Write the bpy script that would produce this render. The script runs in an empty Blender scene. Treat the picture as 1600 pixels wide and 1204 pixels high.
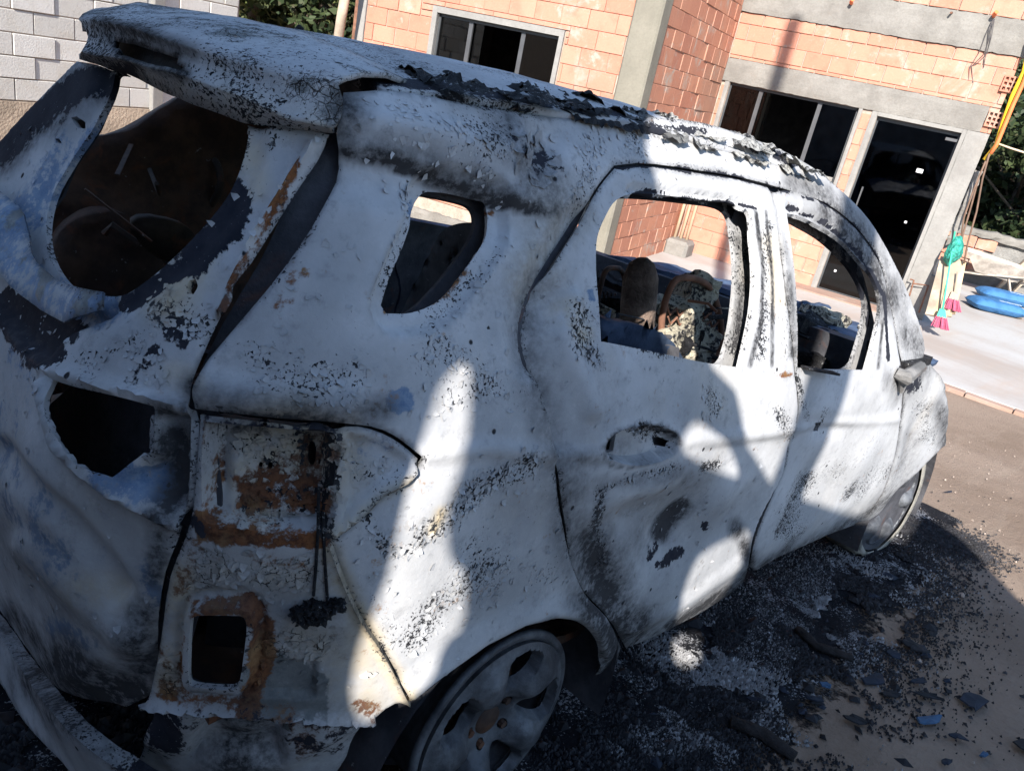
import bpy, bmesh, math, random
import numpy as np
from mathutils import Vector, Matrix, noise
from mathutils.geometry import delaunay_2d_cdt
random.seed(7); RNG = np.random.default_rng(7)
SC = bpy.context.scene
COL = SC.collection

# ------------------------------------------------------------------ camera
CW = np.array([-1.021981, -1.55236, 1.550369])          # eye position, metres
RW = np.array([[0.705051, -0.681665, 0.195538],         # right
               [-0.136669, -0.401175, -0.905748],       # down
               [0.695862, 0.611875, -0.376012]])        # forward
FPX = 1223.0
cam = bpy.data.cameras.new('camera'); camo = bpy.data.objects.new('camera', cam); COL.objects.link(camo)
cam.sensor_width = 36; cam.lens = 36 * FPX / 1600; cam.clip_start = .02; cam.clip_end = 400
mw = Matrix.Identity(4)
for i in range(3):
    mw[i][0] = RW[0][i]; mw[i][1] = -RW[1][i]; mw[i][2] = -RW[2][i]; mw[i][3] = CW[i]
camo.matrix_world = mw
SC.camera = camo

# ------------------------------------------------------------------ sky, sun, exposure
SUN_YAW, SUN_EL = math.radians(31.05), math.radians(33)     # direction the light travels
SDIR = np.array([math.cos(SUN_YAW) * math.cos(SUN_EL), math.sin(SUN_YAW) * math.cos(SUN_EL), -math.sin(SUN_EL)])
w = bpy.data.worlds.new('World'); SC.world = w; w.use_nodes = True
nt = w.node_tree; bg = nt.nodes['Background']
sky = nt.nodes.new('ShaderNodeTexSky'); sky.sky_type = 'NISHITA'; sky.sun_disc = False
sky.sun_elevation = SUN_EL
sky.sun_rotation = math.atan2(-SDIR[0], -SDIR[1])
sky.air_density = 1.0; sky.dust_density = .25; sky.ozone_density = 1.6
nt.links.new(sky.outputs[0], bg.inputs[0]); bg.inputs[1].default_value = .135
sl = bpy.data.lights.new('sun', 'SUN'); sl.energy = 5.0; sl.angle = math.radians(.47); sl.color = (1, .945, .88)
so = bpy.data.objects.new('sun', sl); COL.objects.link(so)
so.rotation_euler = Vector(SDIR).to_track_quat('-Z', 'Y').to_euler(); so.location = (-8, -6, 9)
SC.view_settings.view_transform = 'Standard'; SC.view_settings.look = 'None'
SC.view_settings.exposure = 1.1; SC.view_settings.gamma = 1
SC.view_settings.use_curve_mapping = False
SC.cycles.max_bounces = 6; SC.cycles.diffuse_bounces = 3; SC.cycles.transparent_max_bounces = 8
try: SC.cycles.use_denoising = True
except Exception: pass

# ------------------------------------------------------------------ frames
MC = np.array([[0.998487, -0.002307, 0.054942], [0., 0.99912, 0.041945], [-0.054991, -0.041882, 0.997608]])  # car -> world
CC = MC.T @ CW                                            # eye in car frame
RC_ = RW @ MC
FTH = math.radians(16.83)
NF = np.array([math.cos(FTH), math.sin(FTH), 0]); AF = np.array([math.sin(FTH), -math.cos(FTH), 0])
DF = float(NF @ CW) + 10.5                                # facade plane
def ground_z(x, y):
    return np.maximum(-.355, np.minimum(-.055 * x - .042 * y, .12)) if True else 0

def rays_car(uv):
    uv = np.atleast_2d(np.array(uv, float))
    q = np.stack([(uv[:, 0] - 800) / FPX, (uv[:, 1] - 602) / FPX, np.ones(len(uv))], -1)
    return q @ RC_
def proj_car(P):
    q = (np.asarray(P, float) - CC) @ RC_.T
    return np.stack([800 + FPX * q[..., 0] / q[..., 2], 602 + FPX * q[..., 1] / q[..., 2]], -1)
def on_plane_car(uv, n, d):
    D = rays_car(uv); n = np.array(n, float); t = (d - n @ CC) / (D @ n); return CC + D * t[:, None]
def on_plane_world(uv, n, d):
    D = rays_car(uv) @ MC.T; n = np.array(n, float); t = (d - n @ CW) / (D @ n); return CW + D * t[:, None]
def on_ground(uv):
    P = on_plane_world(uv, (.055, .042, 1), 0)
    Q = on_plane_world(uv, (0, 0, 1), -.355)
    far = (P[:, 2] < -.355); P[far] = Q[far]; return P

# ------------------------------------------------------------------ object helpers
def tag(o, label=None, cat=None, group=None, kind=None):
    if label: o['label'] = label
    if cat: o['category'] = cat
    if group: o['group'] = group
    if kind: o['kind'] = kind
    return o
def empty(name, loc=(0, 0, 0), rot=(0, 0, 0), parent=None):
    o = bpy.data.objects.new(name, None); COL.objects.link(o); o.location = loc; o.rotation_euler = rot
    o.empty_display_size = .1; o.parent = parent; return o
def link_mesh(name, me, mats=None, parent=None, smooth=False):
    o = bpy.data.objects.new(name, me); COL.objects.link(o); o.parent = parent
    if mats is not None:
        for m in (mats if isinstance(mats, (list, tuple)) else [mats]): me.materials.append(m)
    if smooth: me.shade_smooth()
    return o
def mesh_data(name, V, Fc):
    me = bpy.data.meshes.new(name); me.from_pydata([tuple(map(float, v)) for v in V], [], [tuple(map(int, f)) for f in Fc]); me.update(); return me
class MB:
    """collects boxes, tubes and sheets into one mesh"""
    def __init__(s): s.V = []; s.F = []
    def add(s, V, Fc):
        k = len(s.V); s.V += [tuple(v) for v in V]; s.F += [tuple(i + k for i in f) for f in Fc]; return s
    def box(s, a, b, bev=0.):
        x0, y0, z0 = a; x1, y1, z1 = b
        if bev <= 0:
            V = [(x0, y0, z0), (x1, y0, z0), (x1, y1, z0), (x0, y1, z0), (x0, y0, z1), (x1, y0, z1), (x1, y1, z1), (x0, y1, z1)]
            return s.add(V, [(0, 3, 2, 1), (4, 5, 6, 7), (0, 1, 5, 4), (1, 2, 6, 5), (2, 3, 7, 6), (3, 0, 4, 7)])
        bm = bmesh.new(); bmesh.ops.create_cube(bm, size=1)
        bmesh.ops.scale(bm, vec=(x1 - x0, y1 - y0, z1 - z0), verts=bm.verts)
        bmesh.ops.translate(bm, vec=((x0 + x1) / 2, (y0 + y1) / 2, (z0 + z1) / 2), verts=bm.verts)
        bmesh.ops.bevel(bm, geom=bm.edges[:], offset=bev, segments=1, affect='EDGES')
        bm.verts.index_update(); V = [tuple(v.co) for v in bm.verts]; Fc = [tuple(v.index for v in f.verts) for f in bm.faces]; bm.free()
        return s.add(V, Fc)
    def obox(s, p, q, wx, wy, up=(0, 0, 1)):
        """bar of section wx*wy from p to q"""
        p, q = Vector(p), Vector(q); d = (q - p).normalized(); u = Vector(up)
        if abs(d.dot(u)) > .97: u = Vector((1, 0, 0))
        a = d.cross(u).normalized(); b = a.cross(d)
        V = [r + a * sx * wx / 2 + b * sy * wy / 2 for r in (p, q) for sx, sy in ((-1, -1), (1, -1), (1, 1), (-1, 1))]
        return s.add(V, [(0, 3, 2, 1), (4, 5, 6, 7), (0, 1, 5, 4), (1, 2, 6, 5), (2, 3, 7, 6), (3, 0, 4, 7)])
    def tube(s, pts, r, n=8, cap=True):
        pts = [Vector(p) for p in pts]; k0 = len(s.V); rr = r if isinstance(r, (list, tuple)) else [r] * len(pts)
        prev = None
        for i, p in enumerate(pts):
            d = (pts[min(i + 1, len(pts) - 1)] - pts[max(i - 1, 0)]).normalized()
            if prev is None:
                u = Vector((0, 0, 1)) if abs(d.z) < .9 else Vector((1, 0, 0)); a = d.cross(u).normalized()
            else:
                a = (prev - d * prev.dot(d)).normalized()
            prev = a; b = d.cross(a)
            for j in range(n):
                t = 2 * math.pi * j / n; s.V.append(tuple(p + (a * math.cos(t) + b * math.sin(t)) * rr[i]))
        for i in range(len(pts) - 1):
            for j in range(n):
                j2 = (j + 1) % n; A = k0 + i * n; B = A + n
                s.F.append((A + j, A + j2, B + j2, B + j))
        if cap:
            s.F.append(tuple(k0 + j for j in reversed(range(n)))); e = k0 + (len(pts) - 1) * n; s.F.append(tuple(e + j for j in range(n)))
        return s
    def data(s, name): return mesh_data(name, s.V, s.F)
    def build(s, name, mats, parent=None, smooth=False): return link_mesh(name, s.data(name), mats, parent, smooth)

def densify(poly, step, closed=True):
    P = np.asarray(poly, float); out = []; n = len(P)
    for i in range(n if closed else n - 1):
        a, b = P[i], P[(i + 1) % n]; k = max(1, int(math.ceil(np.linalg.norm(b - a) / step)))
        for j in range(k): out.append(a + (b - a) * j / k)
    if not closed: out.append(P[-1])
    return np.array(out)
def smooth_poly(poly, it=2):
    """corner cutting for rounded outlines"""
    P = np.asarray(poly, float)
    for _ in range(it):
        Q = np.roll(P, -1, 0); P = np.stack([P * .75 + Q * .25, P * .25 + Q * .75], 1).reshape(-1, P.shape[1])
    return P
def spline(poly, closed=True, n=4, corner=40):
    """smooth curve through the points, keeping true corners"""
    P = np.asarray(poly, float); N = len(P); A, B = np.roll(P, 1, 0), np.roll(P, -1, 0)
    u, v = P - A, B - P; lu, lv = np.linalg.norm(u, axis=1) + 1e-9, np.linalg.norm(v, axis=1) + 1e-9
    ang = np.degrees(np.arccos(np.clip((u * v).sum(1) / lu / lv, -1, 1))); T = u / lu[:, None] * lv[:, None] / (lu + lv)[:, None] + v / lv[:, None] * lu[:, None] / (lu + lv)[:, None]
    out = []
    for i in range(N):
        j = (i + 1) % N; L = lv[i]; t0 = v[i] if ang[i] > corner else T[i] * L; t1 = v[i] if ang[j] > corner else T[j] * L
        for k in range(n):
            t = k / n; h = (2 * t**3 - 3 * t**2 + 1, t**3 - 2 * t**2 + t, -2 * t**3 + 3 * t**2, t**3 - t**2); out.append(h[0] * P[i] + h[1] * t0 + h[2] * P[j] + h[3] * t1)
    return np.array(out)
def in_poly(pts, poly):
    o = np.argsort(pts[:, 1]); x, y = pts[o, 0], pts[o, 1]; P = np.asarray(poly, float); r = np.zeros(len(pts), bool); n = len(P)
    for i in range(n):
        (x0, y0), (x1, y1) = P[i], P[(i + 1) % n]
        if y0 == y1: continue
        s = slice(np.searchsorted(y, min(y0, y1), 'left'), np.searchsorted(y, max(y0, y1), 'left'))
        r[s] ^= x[s] < (x1 - x0) * (y[s] - y0) / (y1 - y0) + x0
    out = np.empty(len(pts), bool); out[o] = r; return out
def dist_line(pts, line, closed=True, cap=None):
    """distance to a polyline; with cap, points farther than cap just get a large number"""
    L = np.asarray(line, float); n = len(L); o = np.argsort(pts[:, 0]); Q = pts[o]; d = np.full(len(pts), 1e9)
    for i in range(n if closed else n - 1):
        a, b = L[i], L[(i + 1) % n]; ab = b - a; l2 = ab @ ab
        if cap is None: s = slice(0, len(Q))
        else: s = slice(np.searchsorted(Q[:, 0], min(a[0], b[0]) - cap), np.searchsorted(Q[:, 0], max(a[0], b[0]) + cap))
        q = Q[s]
        if not len(q): continue
        qa = q - a; t = np.clip((qa @ ab) / l2, 0, 1) if l2 > 0 else np.zeros(len(q))
        qa = qa - t[:, None] * ab; np.minimum(d[s], qa[:, 0] ** 2 + qa[:, 1] ** 2, out=d[s])
    out = np.empty(len(pts)); out[o] = np.sqrt(d); return out
def dpx(uv, line, closed=True): return dist_line(uv, line, closed, 70)
def sstep(a, b, x):
    t = np.clip((x - a) / (b - a), 0, 1); return t * t * (3 - 2 * t)
def inset(poly, d):
    P = np.asarray(poly, float); A = np.roll(P, 1, 0); B = np.roll(P, -1, 0)
    t = B - A; t /= np.linalg.norm(t, axis=1)[:, None] + 1e-12; nn = np.stack([-t[:, 1], t[:, 0]], 1)
    area = .5 * np.sum(P[:, 0] * B[:, 1] - B[:, 0] * P[:, 1])
    return P + nn * (d if area > 0 else -d)
def triangulate(outline, holes, step, gap=0., jitter=.15, lines=()):
    """2D constrained triangulation with interior grid points; returns V, tris, outline, holes"""
    O = np.asarray(outline, float)
    if gap: O = inset(densify(O, .12), gap)
    HS = [np.asarray(h, float) for h in holes]
    lo, hi = O.min(0), O.max(0)
    gx, gy = np.meshgrid(np.arange(lo[0], hi[0], step), np.arange(lo[1], hi[1], step))
    gx[::2] += step / 2; G = np.stack([gx.ravel(), gy.ravel()], 1)
    G += RNG.uniform(-jitter, jitter, G.shape) * step
    m = in_poly(G, O); G = G[m]
    for h in HS: G = G[~in_poly(G, h)]
    d = dist_line(G, O, True, step * 2)
    for h in HS: d = np.minimum(d, dist_line(G, h, True, step * 2))
    for l in lines: d = np.minimum(d, dist_line(G, l, True, step * 2))
    G = G[d > step * .55]
    V = []; E = []; k = 0
    for h in [O] + HS:
        hd = densify(h, step if h is O else step * .6); V += [*hd]; E += [(k + i, k + (i + 1) % len(hd)) for i in range(len(hd))]; k += len(hd)
    for l in lines:
        hd = densify(l, step); hd = hd[in_poly(hd, O)]; hd = hd[dist_line(hd, O, True, step) > step * .3]
        V += [*hd]; E += [(k + i, k + i + 1) for i in range(len(hd) - 1) if np.linalg.norm(hd[i] - hd[i + 1]) < step * 1.6]; k += len(hd)
    V += [*G]
    v, e, f, *_ = delaunay_2d_cdt([Vector(a) for a in V], E, [], 0, 1e-6)
    v = np.array([(a.x, a.y) for a in v]); f = np.array([t for t in f if len(t) == 3])
    c = v[f].mean(1); m = in_poly(c, O)
    for h in HS: m &= ~in_poly(c, h)
    f = f[m]
    a2 = np.cross(v[f[:, 1]] - v[f[:, 0]], v[f[:, 2]] - v[f[:, 0]]); f = f[np.abs(a2) > 1e-10]; a2 = a2[np.abs(a2) > 1e-10]
    f[a2 < 0] = f[a2 < 0][:, ::-1]
    used = np.unique(f); mp = -np.ones(len(v), int); mp[used] = np.arange(len(used))
    return v[used], mp[f], O, HS
def fbm(P, scale, oct=3, seed=0.):
    out = np.empty(len(P))
    for i, p in enumerate(P):
        out[i] = noise.fractal(Vector((p[0] * scale + seed, p[1] * scale - seed, p[2] * scale + 2 * seed)), 1., 2., oct)
    return out

# ------------------------------------------------------------------ materials
class NT:
    def __init__(s, name, rough=.8, spec=.3):
        s.m = bpy.data.materials.new(name); s.m.use_nodes = True; s.t = s.m.node_tree; s.n = s.t.nodes
        s.b = s.n['Principled BSDF']; s.b.inputs['Roughness'].default_value = rough; s.b.inputs['Specular IOR Level'].default_value = spec
        tc = s.n.new('ShaderNodeTexCoord'); s.oc = tc.outputs['Object']; s.gc = tc.outputs['Generated']
    def link(s, a, b): s.t.links.new(a, b)
    def put(s, v, sock):
        if isinstance(v, (int, float)): sock.default_value = v
        elif isinstance(v, tuple): sock.default_value = (*v, 1) if len(v) == 3 and len(sock.default_value) == 4 else v
        else: s.link(v, sock)
    def noise(s, scale, detail=4, rough=.55, vec=None, dist=0., out=0):
        n = s.n.new('ShaderNodeTexNoise'); n.inputs['Scale'].default_value = scale; n.inputs['Detail'].default_value = detail
        n.inputs['Roughness'].default_value = rough; n.inputs['Distortion'].default_value = dist
        s.link(vec if vec is not None else s.oc, n.inputs['Vector']); return n.outputs[out]
    def voro(s, scale, vec=None, feature='F1', out='Distance', rnd=1.):
        n = s.n.new('ShaderNodeTexVoronoi'); n.feature = feature; n.inputs['Scale'].default_value = scale; n.inputs['Randomness'].default_value = rnd
        s.link(vec if vec is not None else s.oc, n.inputs['Vector']); return n.outputs[out]
    def math(s, op, a, b=0., c=None, clamp=False):
        n = s.n.new('ShaderNodeMath'); n.operation = op; n.use_clamp = clamp
        s.put(a, n.inputs[0]); s.put(b, n.inputs[1])
        if c is not None: s.put(c, n.inputs[2])
        return n.outputs[0]
    def ramp(s, v, a, b, lo=0., hi=1.):
        n = s.n.new('ShaderNodeMapRange'); n.clamp = True; n.interpolation_type = 'SMOOTHSTEP'
        s.put(v, n.inputs[0]); s.put(a, n.inputs[1]); s.put(b, n.inputs[2]); n.inputs[3].default_value = lo; n.inputs[4].default_value = hi
        return n.outputs[0]
    def mix(s, f, a, b, mode='MIX'):
        n = s.n.new('ShaderNodeMix'); n.data_type = 'RGBA'; n.blend_type = mode
        s.put(f, n.inputs[0]); s.put(a, n.inputs[6]); s.put(b, n.inputs[7]); return n.outputs[2]
    def attr(s, name):
        n = s.n.new('ShaderNodeAttribute'); n.attribute_name = name; return n.outputs['Fac']
    def objrand(s): return s.n.new('ShaderNodeObjectInfo').outputs['Random']
    def scaled(s, v):
        n = s.n.new('ShaderNodeMapping'); n.inputs['Scale'].default_value = v; s.link(s.oc, n.inputs[0]); return n.outputs[0]
    def offs(s, vec, rnd, k=50.):
        n = s.n.new('ShaderNodeVectorMath'); n.operation = 'ADD'; s.link(vec, n.inputs[0])
        c = s.n.new('ShaderNodeCombineXYZ'); m = s.math('MULTIPLY', rnd, k); s.link(m, c.inputs[0]); s.link(m, c.inputs[1]); s.link(c.outputs[0], n.inputs[1]); return n.outputs[0]
    def bump(s, h, dist=.01, strength=1., prev=None):
        n = s.n.new('ShaderNodeBump'); n.inputs['Distance'].default_value = dist; n.inputs['Strength'].default_value = strength
        s.link(h, n.inputs['Height'])
        if prev is not None: s.link(prev, n.inputs['Normal'])
        s.link(n.outputs[0], s.b.inputs['Normal']); return n.outputs[0]
    def color(s, c): s.put(c, s.b.inputs['Base Color']); return s
    def rough(s, v): s.put(v, s.b.inputs['Roughness']); return s

def plain(name, col, rough=.8, var=.25, scale=8, metal=0., bump=.0, bscale=40):
    k = NT(name, rough); n = k.noise(scale, 5)
    k.color(k.mix(k.ramp(n, .3, .7), tuple(c * (1 - var) for c in col), tuple(min(1, c * (1 + var)) for c in col)))
    k.b.inputs['Metallic'].default_value = metal
    if bump: k.bump(k.noise(bscale, 5), bump)
    return k.m

def burnt_panel():
    k = NT('burnt_paint', .85, .10)
    big = k.noise(3.2, 6, .6); mid = k.noise(14, 6, .65); fine = k.noise(75, 5, .7); vfine = k.noise(210, 4, .7)
    m01 = k.ramp(mid, .28, .72); f01 = k.ramp(fine, .30, .70); mf = k.math('SUBTRACT', k.math('ADD', k.math('MULTIPLY', m01, .55), k.math('MULTIPLY', f01, .45)), .5)
    streak = k.noise(9, 5, .6, k.scaled((1, 1, .22)))
    ash = k.mix(k.ramp(big, .32, .68), (.42, .422, .425), (.57, .572, .575))
    ash = k.mix(k.ramp(mid, .50, .78, 0, .55), ash, (.38, .40, .43))
    ash = k.mix(k.ramp(streak, .52, .75, 0, .35), ash, (.55, .51, .45))
    ash = k.mix(k.ramp(fine, .45, .8, 0, .35), ash, (.70, .70, .69))
    haze_ = k.ramp(k.noise(2.1, 6, .62, dist=.5), .42, .72, 0, .36); ash = k.mix(haze_, ash, (.27, .26, .25))
    ash = k.mix(k.ramp(k.noise(30, 6, .75), .52, .72, 0, .5), ash, (.24, .24, .245))
    cream, blue, bare = k.attr('cream'), k.attr('blue'), k.attr('bare')
    c = k.mix(k.math('MULTIPLY', cream, k.ramp(mid, .25, .6)), ash, (.60, .50, .34))
    bl = k.ramp(k.math('ADD', blue, k.math('MULTIPLY', mf, .9)), .36, .66)
    c = k.mix(bl, c, k.mix(k.ramp(fine, .3, .7), (.10, .17, .29), (.24, .31, .40)))
    br = k.ramp(k.math('ADD', bare, k.math('MULTIPLY', k.math('SUBTRACT', mid, .5), 1.6)), .42, .55)
    c = k.mix(br, c, k.mix(k.ramp(fine, .3, .7), (.15, .16, .16), (.28, .29, .28)))
    # rust
    rs = k.math('ADD', k.attr('rust'), k.math('MULTIPLY', mf, 1.3))
    rustc = k.mix(k.ramp(fine, .35, .65), (.060, .026, .016), (.21, .085, .036))
    rustc = k.mix(k.ramp(mid, .50, .72), rustc, (.33, .19, .085))
    c = k.mix(k.ramp(rs, .34, .78), c, rustc)
    # soot, smooth
    sa = k.attr('soot_shade')
    so_ = k.math('MULTIPLY', sa, k.math('ADD', .95, k.math('MULTIPLY', mf, 1.1)), clamp=True)
    c = k.mix(so_, c, k.mix(m01, (.030, .031, .036), (.060, .059, .060)))
    # flaked-off specks
    ch = k.attr('chip')
    base_d = k.math('ADD', k.math('MULTIPLY', k.ramp(k.noise(4.5, 5, .65), .40, .66), .30), .02)
    dens = k.math('ADD', ch, base_d)
    warp = k.n.new('ShaderNodeVectorMath'); warp.operation = 'ADD'; k.link(k.oc, warp.inputs[0])
    wn = k.n.new('ShaderNodeVectorMath'); wn.operation = 'SCALE'; k.link(k.noise(60, 3, .6, out=1), wn.inputs[0]); wn.inputs[3].default_value = .012; k.link(wn.outputs[0], warp.inputs[1])
    s1 = k.math('SUBTRACT', k.noise(185, 4, .65, warp.outputs[0]), k.math('SUBTRACT', .80, k.math('MULTIPLY', dens, .42)))
    s2 = k.math('SUBTRACT', k.noise(58, 4, .68, warp.outputs[0]), k.math('SUBTRACT', .83, k.math('MULTIPLY', dens, .36)))
    sp = k.math('MAXIMUM', k.ramp(s1, 0, .035), k.ramp(s2, 0, .03))
    # sparse round pits
    vd = k.voro(26); vc = k.voro(26, out='Color')
    sx = k.n.new('ShaderNodeSeparateColor'); k.link(vc, sx.inputs[0])
    pit = k.math('MULTIPLY', k.ramp(vd, .16, .10), k.math('GREATER_THAN', k.math('ADD', sx.outputs[0], k.math('MULTIPLY', dens, .25)), .93))
    pit = k.math('MULTIPLY', pit, k.math('GREATER_THAN', sx.outputs[1], .35))
    sp = k.math('MAXIMUM', sp, pit)
    c = k.mix(sp, c, k.mix(k.ramp(mid, .4, .6), (.020, .021, .024), (.055, .055, .058)))
    # crackle of lifted paint
    cr = k.math('MINIMUM', k.voro(62, warp.outputs[0], 'DISTANCE_TO_EDGE'), k.math('MULTIPLY', k.voro(130, warp.outputs[0], 'DISTANCE_TO_EDGE'), 1.6))
    crk = k.math('MULTIPLY', k.ramp(k.math('SUBTRACT', cr, k.math('MULTIPLY', k.math('SUBTRACT', mid, .5), .12)), .040, .008), k.ramp(k.math('ADD', k.attr('crack'), k.math('MULTIPLY', k.math('SUBTRACT', mid, .5), 1.4)), .35, .6))
    c = k.mix(crk, c, (.035, .030, .028))
    # char: thick black burn with white sparks
    ca = k.ramp(k.math('ADD', k.attr('char'), k.math('MULTIPLY', mf, .95)), .44, .60)
    spark = k.ramp(vfine, .68, .74)
    c = k.mix(ca, c, k.mix(spark, k.mix(k.ramp(mid, .3, .7), (.014, .016, .024), (.034, .035, .044)), (.42, .44, .48)))
    k.color(c)
    k.rough(k.math('SUBTRACT', .85, k.math('MULTIPLY', bl, .25)))
    h = k.math('SUBTRACT', k.math('ADD', k.math('MULTIPLY', fine, .35), k.math('MULTIPLY', mid, .10)), k.math('MULTIPLY', k.math('MAXIMUM', sp, crk), .55))
    h = k.math('ADD', h, k.math('MULTIPLY', ca, .25))
    k.bump(h, .0026, .85)
    return k.m
M_BURNT = burnt_panel()

def soot_metal(name='sooty_metal', base=(.038, .039, .046), hi=(.10, .10, .11), rust=.35):
    k = NT(name, .75, .3)
    a = k.noise(7, 6, .65); f = k.noise(45, 5, .7)
    c = k.mix(k.ramp(a, .35, .7), base, hi)
    c = k.mix(k.ramp(k.noise(11, 5, .6, dist=1.), .60 - .1 * rust, .75, 0, rust * 1.6), c, (.13, .055, .030))
    c = k.mix(k.ramp(f, .66, .72), c, (.30, .30, .31))
    k.color(c); k.bump(k.math('ADD', a, k.math('MULTIPLY', f, .5)), .006); return k.m
M_SOOT = soot_metal()
M_SOOTRUST = soot_metal('rusty_soot', (.045, .028, .022), (.13, .075, .05), 1.)
M_BLUE = soot_metal('blue_burnt_steel', (.025, .040, .075), (.08, .12, .19), .1)

def brick_mat(name, A, B, dark, ribs=False):
    k = NT(name, .9, .15); r = k.objrand(); v = k.offs(k.oc, r)
    n = k.noise(5, 5, .6, v); f = k.noise(55, 4, .6, v)
    c = k.mix(r, A, B)
    c = k.mix(k.ramp(n, .48, .72, 0, .55), c, dark)
    c = k.mix(k.ramp(f, .5, .8, 0, .3), c, tuple(min(1, x * 1.35) for x in A))
    c = k.mix(k.ramp(k.noise(7, 6, .7, v), .58, .70, 0, .7), c, (.40, .36, .31)); pos = k.n.new('ShaderNodeNewGeometry').outputs['Position']; c = k.mix(k.math('MULTIPLY', k.ramp(k.noise(2.3, 7, .72, pos, .4), .54, .66), k.ramp(k.noise(16, 4, .7, pos), .35, .6, .25, .9)), c, (.37, .335, .285)); c = k.mix(k.ramp(k.noise(.9, 4, .6, pos), .52, .7, 0, .5), c, (.34, .20, .14))
    h = f
    if ribs:
        wv = k.n.new('ShaderNodeTexWave'); wv.bands_direction = 'X'; wv.inputs['Scale'].default_value = 12; wv.inputs['Distortion'].default_value = .4; k.link(k.oc, wv.inputs[0])
        h = k.math('ADD', f, k.math('MULTIPLY', wv.outputs['Fac'], 2.)); c = k.mix(k.ramp(wv.outputs['Fac'], .75, 1., 0, .35), c, (.55, .38, .29))
    k.color(c); k.bump(h, .003); return k.m
M_BRICK = brick_mat('clay_brick', (.55, .265, .185), (.46, .20, .135), (.34, .155, .105))
M_BRICKRIB = brick_mat('ribbed_clay_brick', (.46, .21, .13), (.38, .155, .10), (.30, .13, .09), True)
def concrete(name, A, B, stain=(.22, .19, .16), sc=3., st=.5, bump=.006):
    k = NT(name, .9, .15); n = k.noise(sc, 7, .65); f = k.noise(40, 6, .7)
    c = k.mix(k.ramp(n, .3, .7), A, B); c = k.mix(k.ramp(k.noise(sc * 1.7, 6, .7, dist=.6), .55, .75, 0, st), c, stain)
    c = k.mix(k.ramp(f, .35, .8, 0, .35), c, tuple(x * .62 for x in A))
    k.color(c); k.bump(k.math('ADD', n, f), bump); return k.m
M_PLASTER = concrete('cement_render', (.19, .178, .16), (.27, .255, .23))
M_PLASTER_SM = concrete('smooth_cement', (.23, .22, .205), (.30, .29, .27), st=.3, bump=.002)
M_MORTAR = concrete('mortar', (.34, .27, .22), (.46, .38, .31), sc=12)
M_COLUMN = concrete('column_concrete', (.20, .185, .148), (.25, .23, .185), st=.25, bump=.003)
def block_mat():
    k = NT('concrete_block_face', .92, .1); r = k.objrand(); v = k.offs(k.oc, r)
    n = k.noise(4, 6, .65, v); f = k.noise(60, 5, .7, v)
    c = k.mix(r, (.52, .50, .46), (.64, .62, .58)); c = k.mix(k.ramp(n, .45, .75, 0, .5), c, (.46, .41, .33)); c = k.mix(k.ramp(f, .45, .8, 0, .4), c, (.27, .26, .245))
    k.color(c); k.bump(f, .004); return k.m
M_BLOCK = block_mat()
def glass_mat():
    k = NT('tinted_glass', .04, .5); t = k.t
    tr = k.n.new('ShaderNodeBsdfTransparent'); tr.inputs[0].default_value = (.20, .22, .24, 1)
    gl = k.n.new('ShaderNodeBsdfGlossy'); gl.inputs['Roughness'].default_value = .03; gl.inputs[0].default_value = (.9, .9, .9, 1)
    fr = k.n.new('ShaderNodeFresnel'); fr.inputs[0].default_value = 1.5
    mx = k.n.new('ShaderNodeMixShader'); k.link(fr.outputs[0], mx.inputs[0]); k.link(tr.outputs[0], mx.inputs[1]); k.link(gl.outputs[0], mx.inputs[2])
    k.link(mx.outputs[0], k.n['Material Output'].inputs['Surface']); return k.m
M_GLASS = glass_mat()
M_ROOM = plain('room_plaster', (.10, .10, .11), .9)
M_ALU = plain('grey_aluminium', (.13, .13, .135), .4, .1, metal=.6)
M_WHITE = plain('white_sticker', (.82, .82, .82), .6, .03)
M_WOOD = plain('raw_timber', (.46, .34, .22), .85, .25, 5, bump=.003)
M_WOODG = plain('weathered_timber', (.36, .29, .22), .9, .3, 5, bump=.004)
M_GREEN = plain('green_plastic', (.06, .46, .28), .4, .1)
M_NET = plain('green_bag_plastic', (.03, .26, .20), .35, .4, 25, bump=.02)
M_PINK = plain('pink_bristle', (.42, .09, .15), .8, .25, 60)
M_RED = plain('red_plastic', (.60, .06, .06), .5, .1)
M_YEL = plain('yellow_hose', (.80, .52, .03), .45, .1)
M_ORA = plain('orange_conduit', (.80, .20, .07), .45, .1)
M_CONDUIT = plain('pale_conduit', (.62, .47, .32), .5, .1)
M_CABLE = plain('brown_cable', (.16, .10, .07), .7, .2)
M_WIRE = plain('grey_wire', (.10, .09, .09), .6, .1)
def sack_mat():
    k = NT('blue_paper_sack', .7, .25)
    c = k.mix(k.ramp(k.noise(6, 4), .3, .7), (.035, .12, .27), (.055, .17, .36)); k.color(c); k.bump(k.noise(14, 5), .02); return k.m
M_SACK = sack_mat()
M_SACKEND = plain('bare_sack_paper', (.62, .50, .34), .85, .1)
M_BARROW = plain('dusty_barrow_steel', (.40, .35, .30), .8, .3, 8, bump=.004)
M_RUSTBAR = plain('rusty_iron', (.20, .10, .065), .9, .3, 20)

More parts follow.
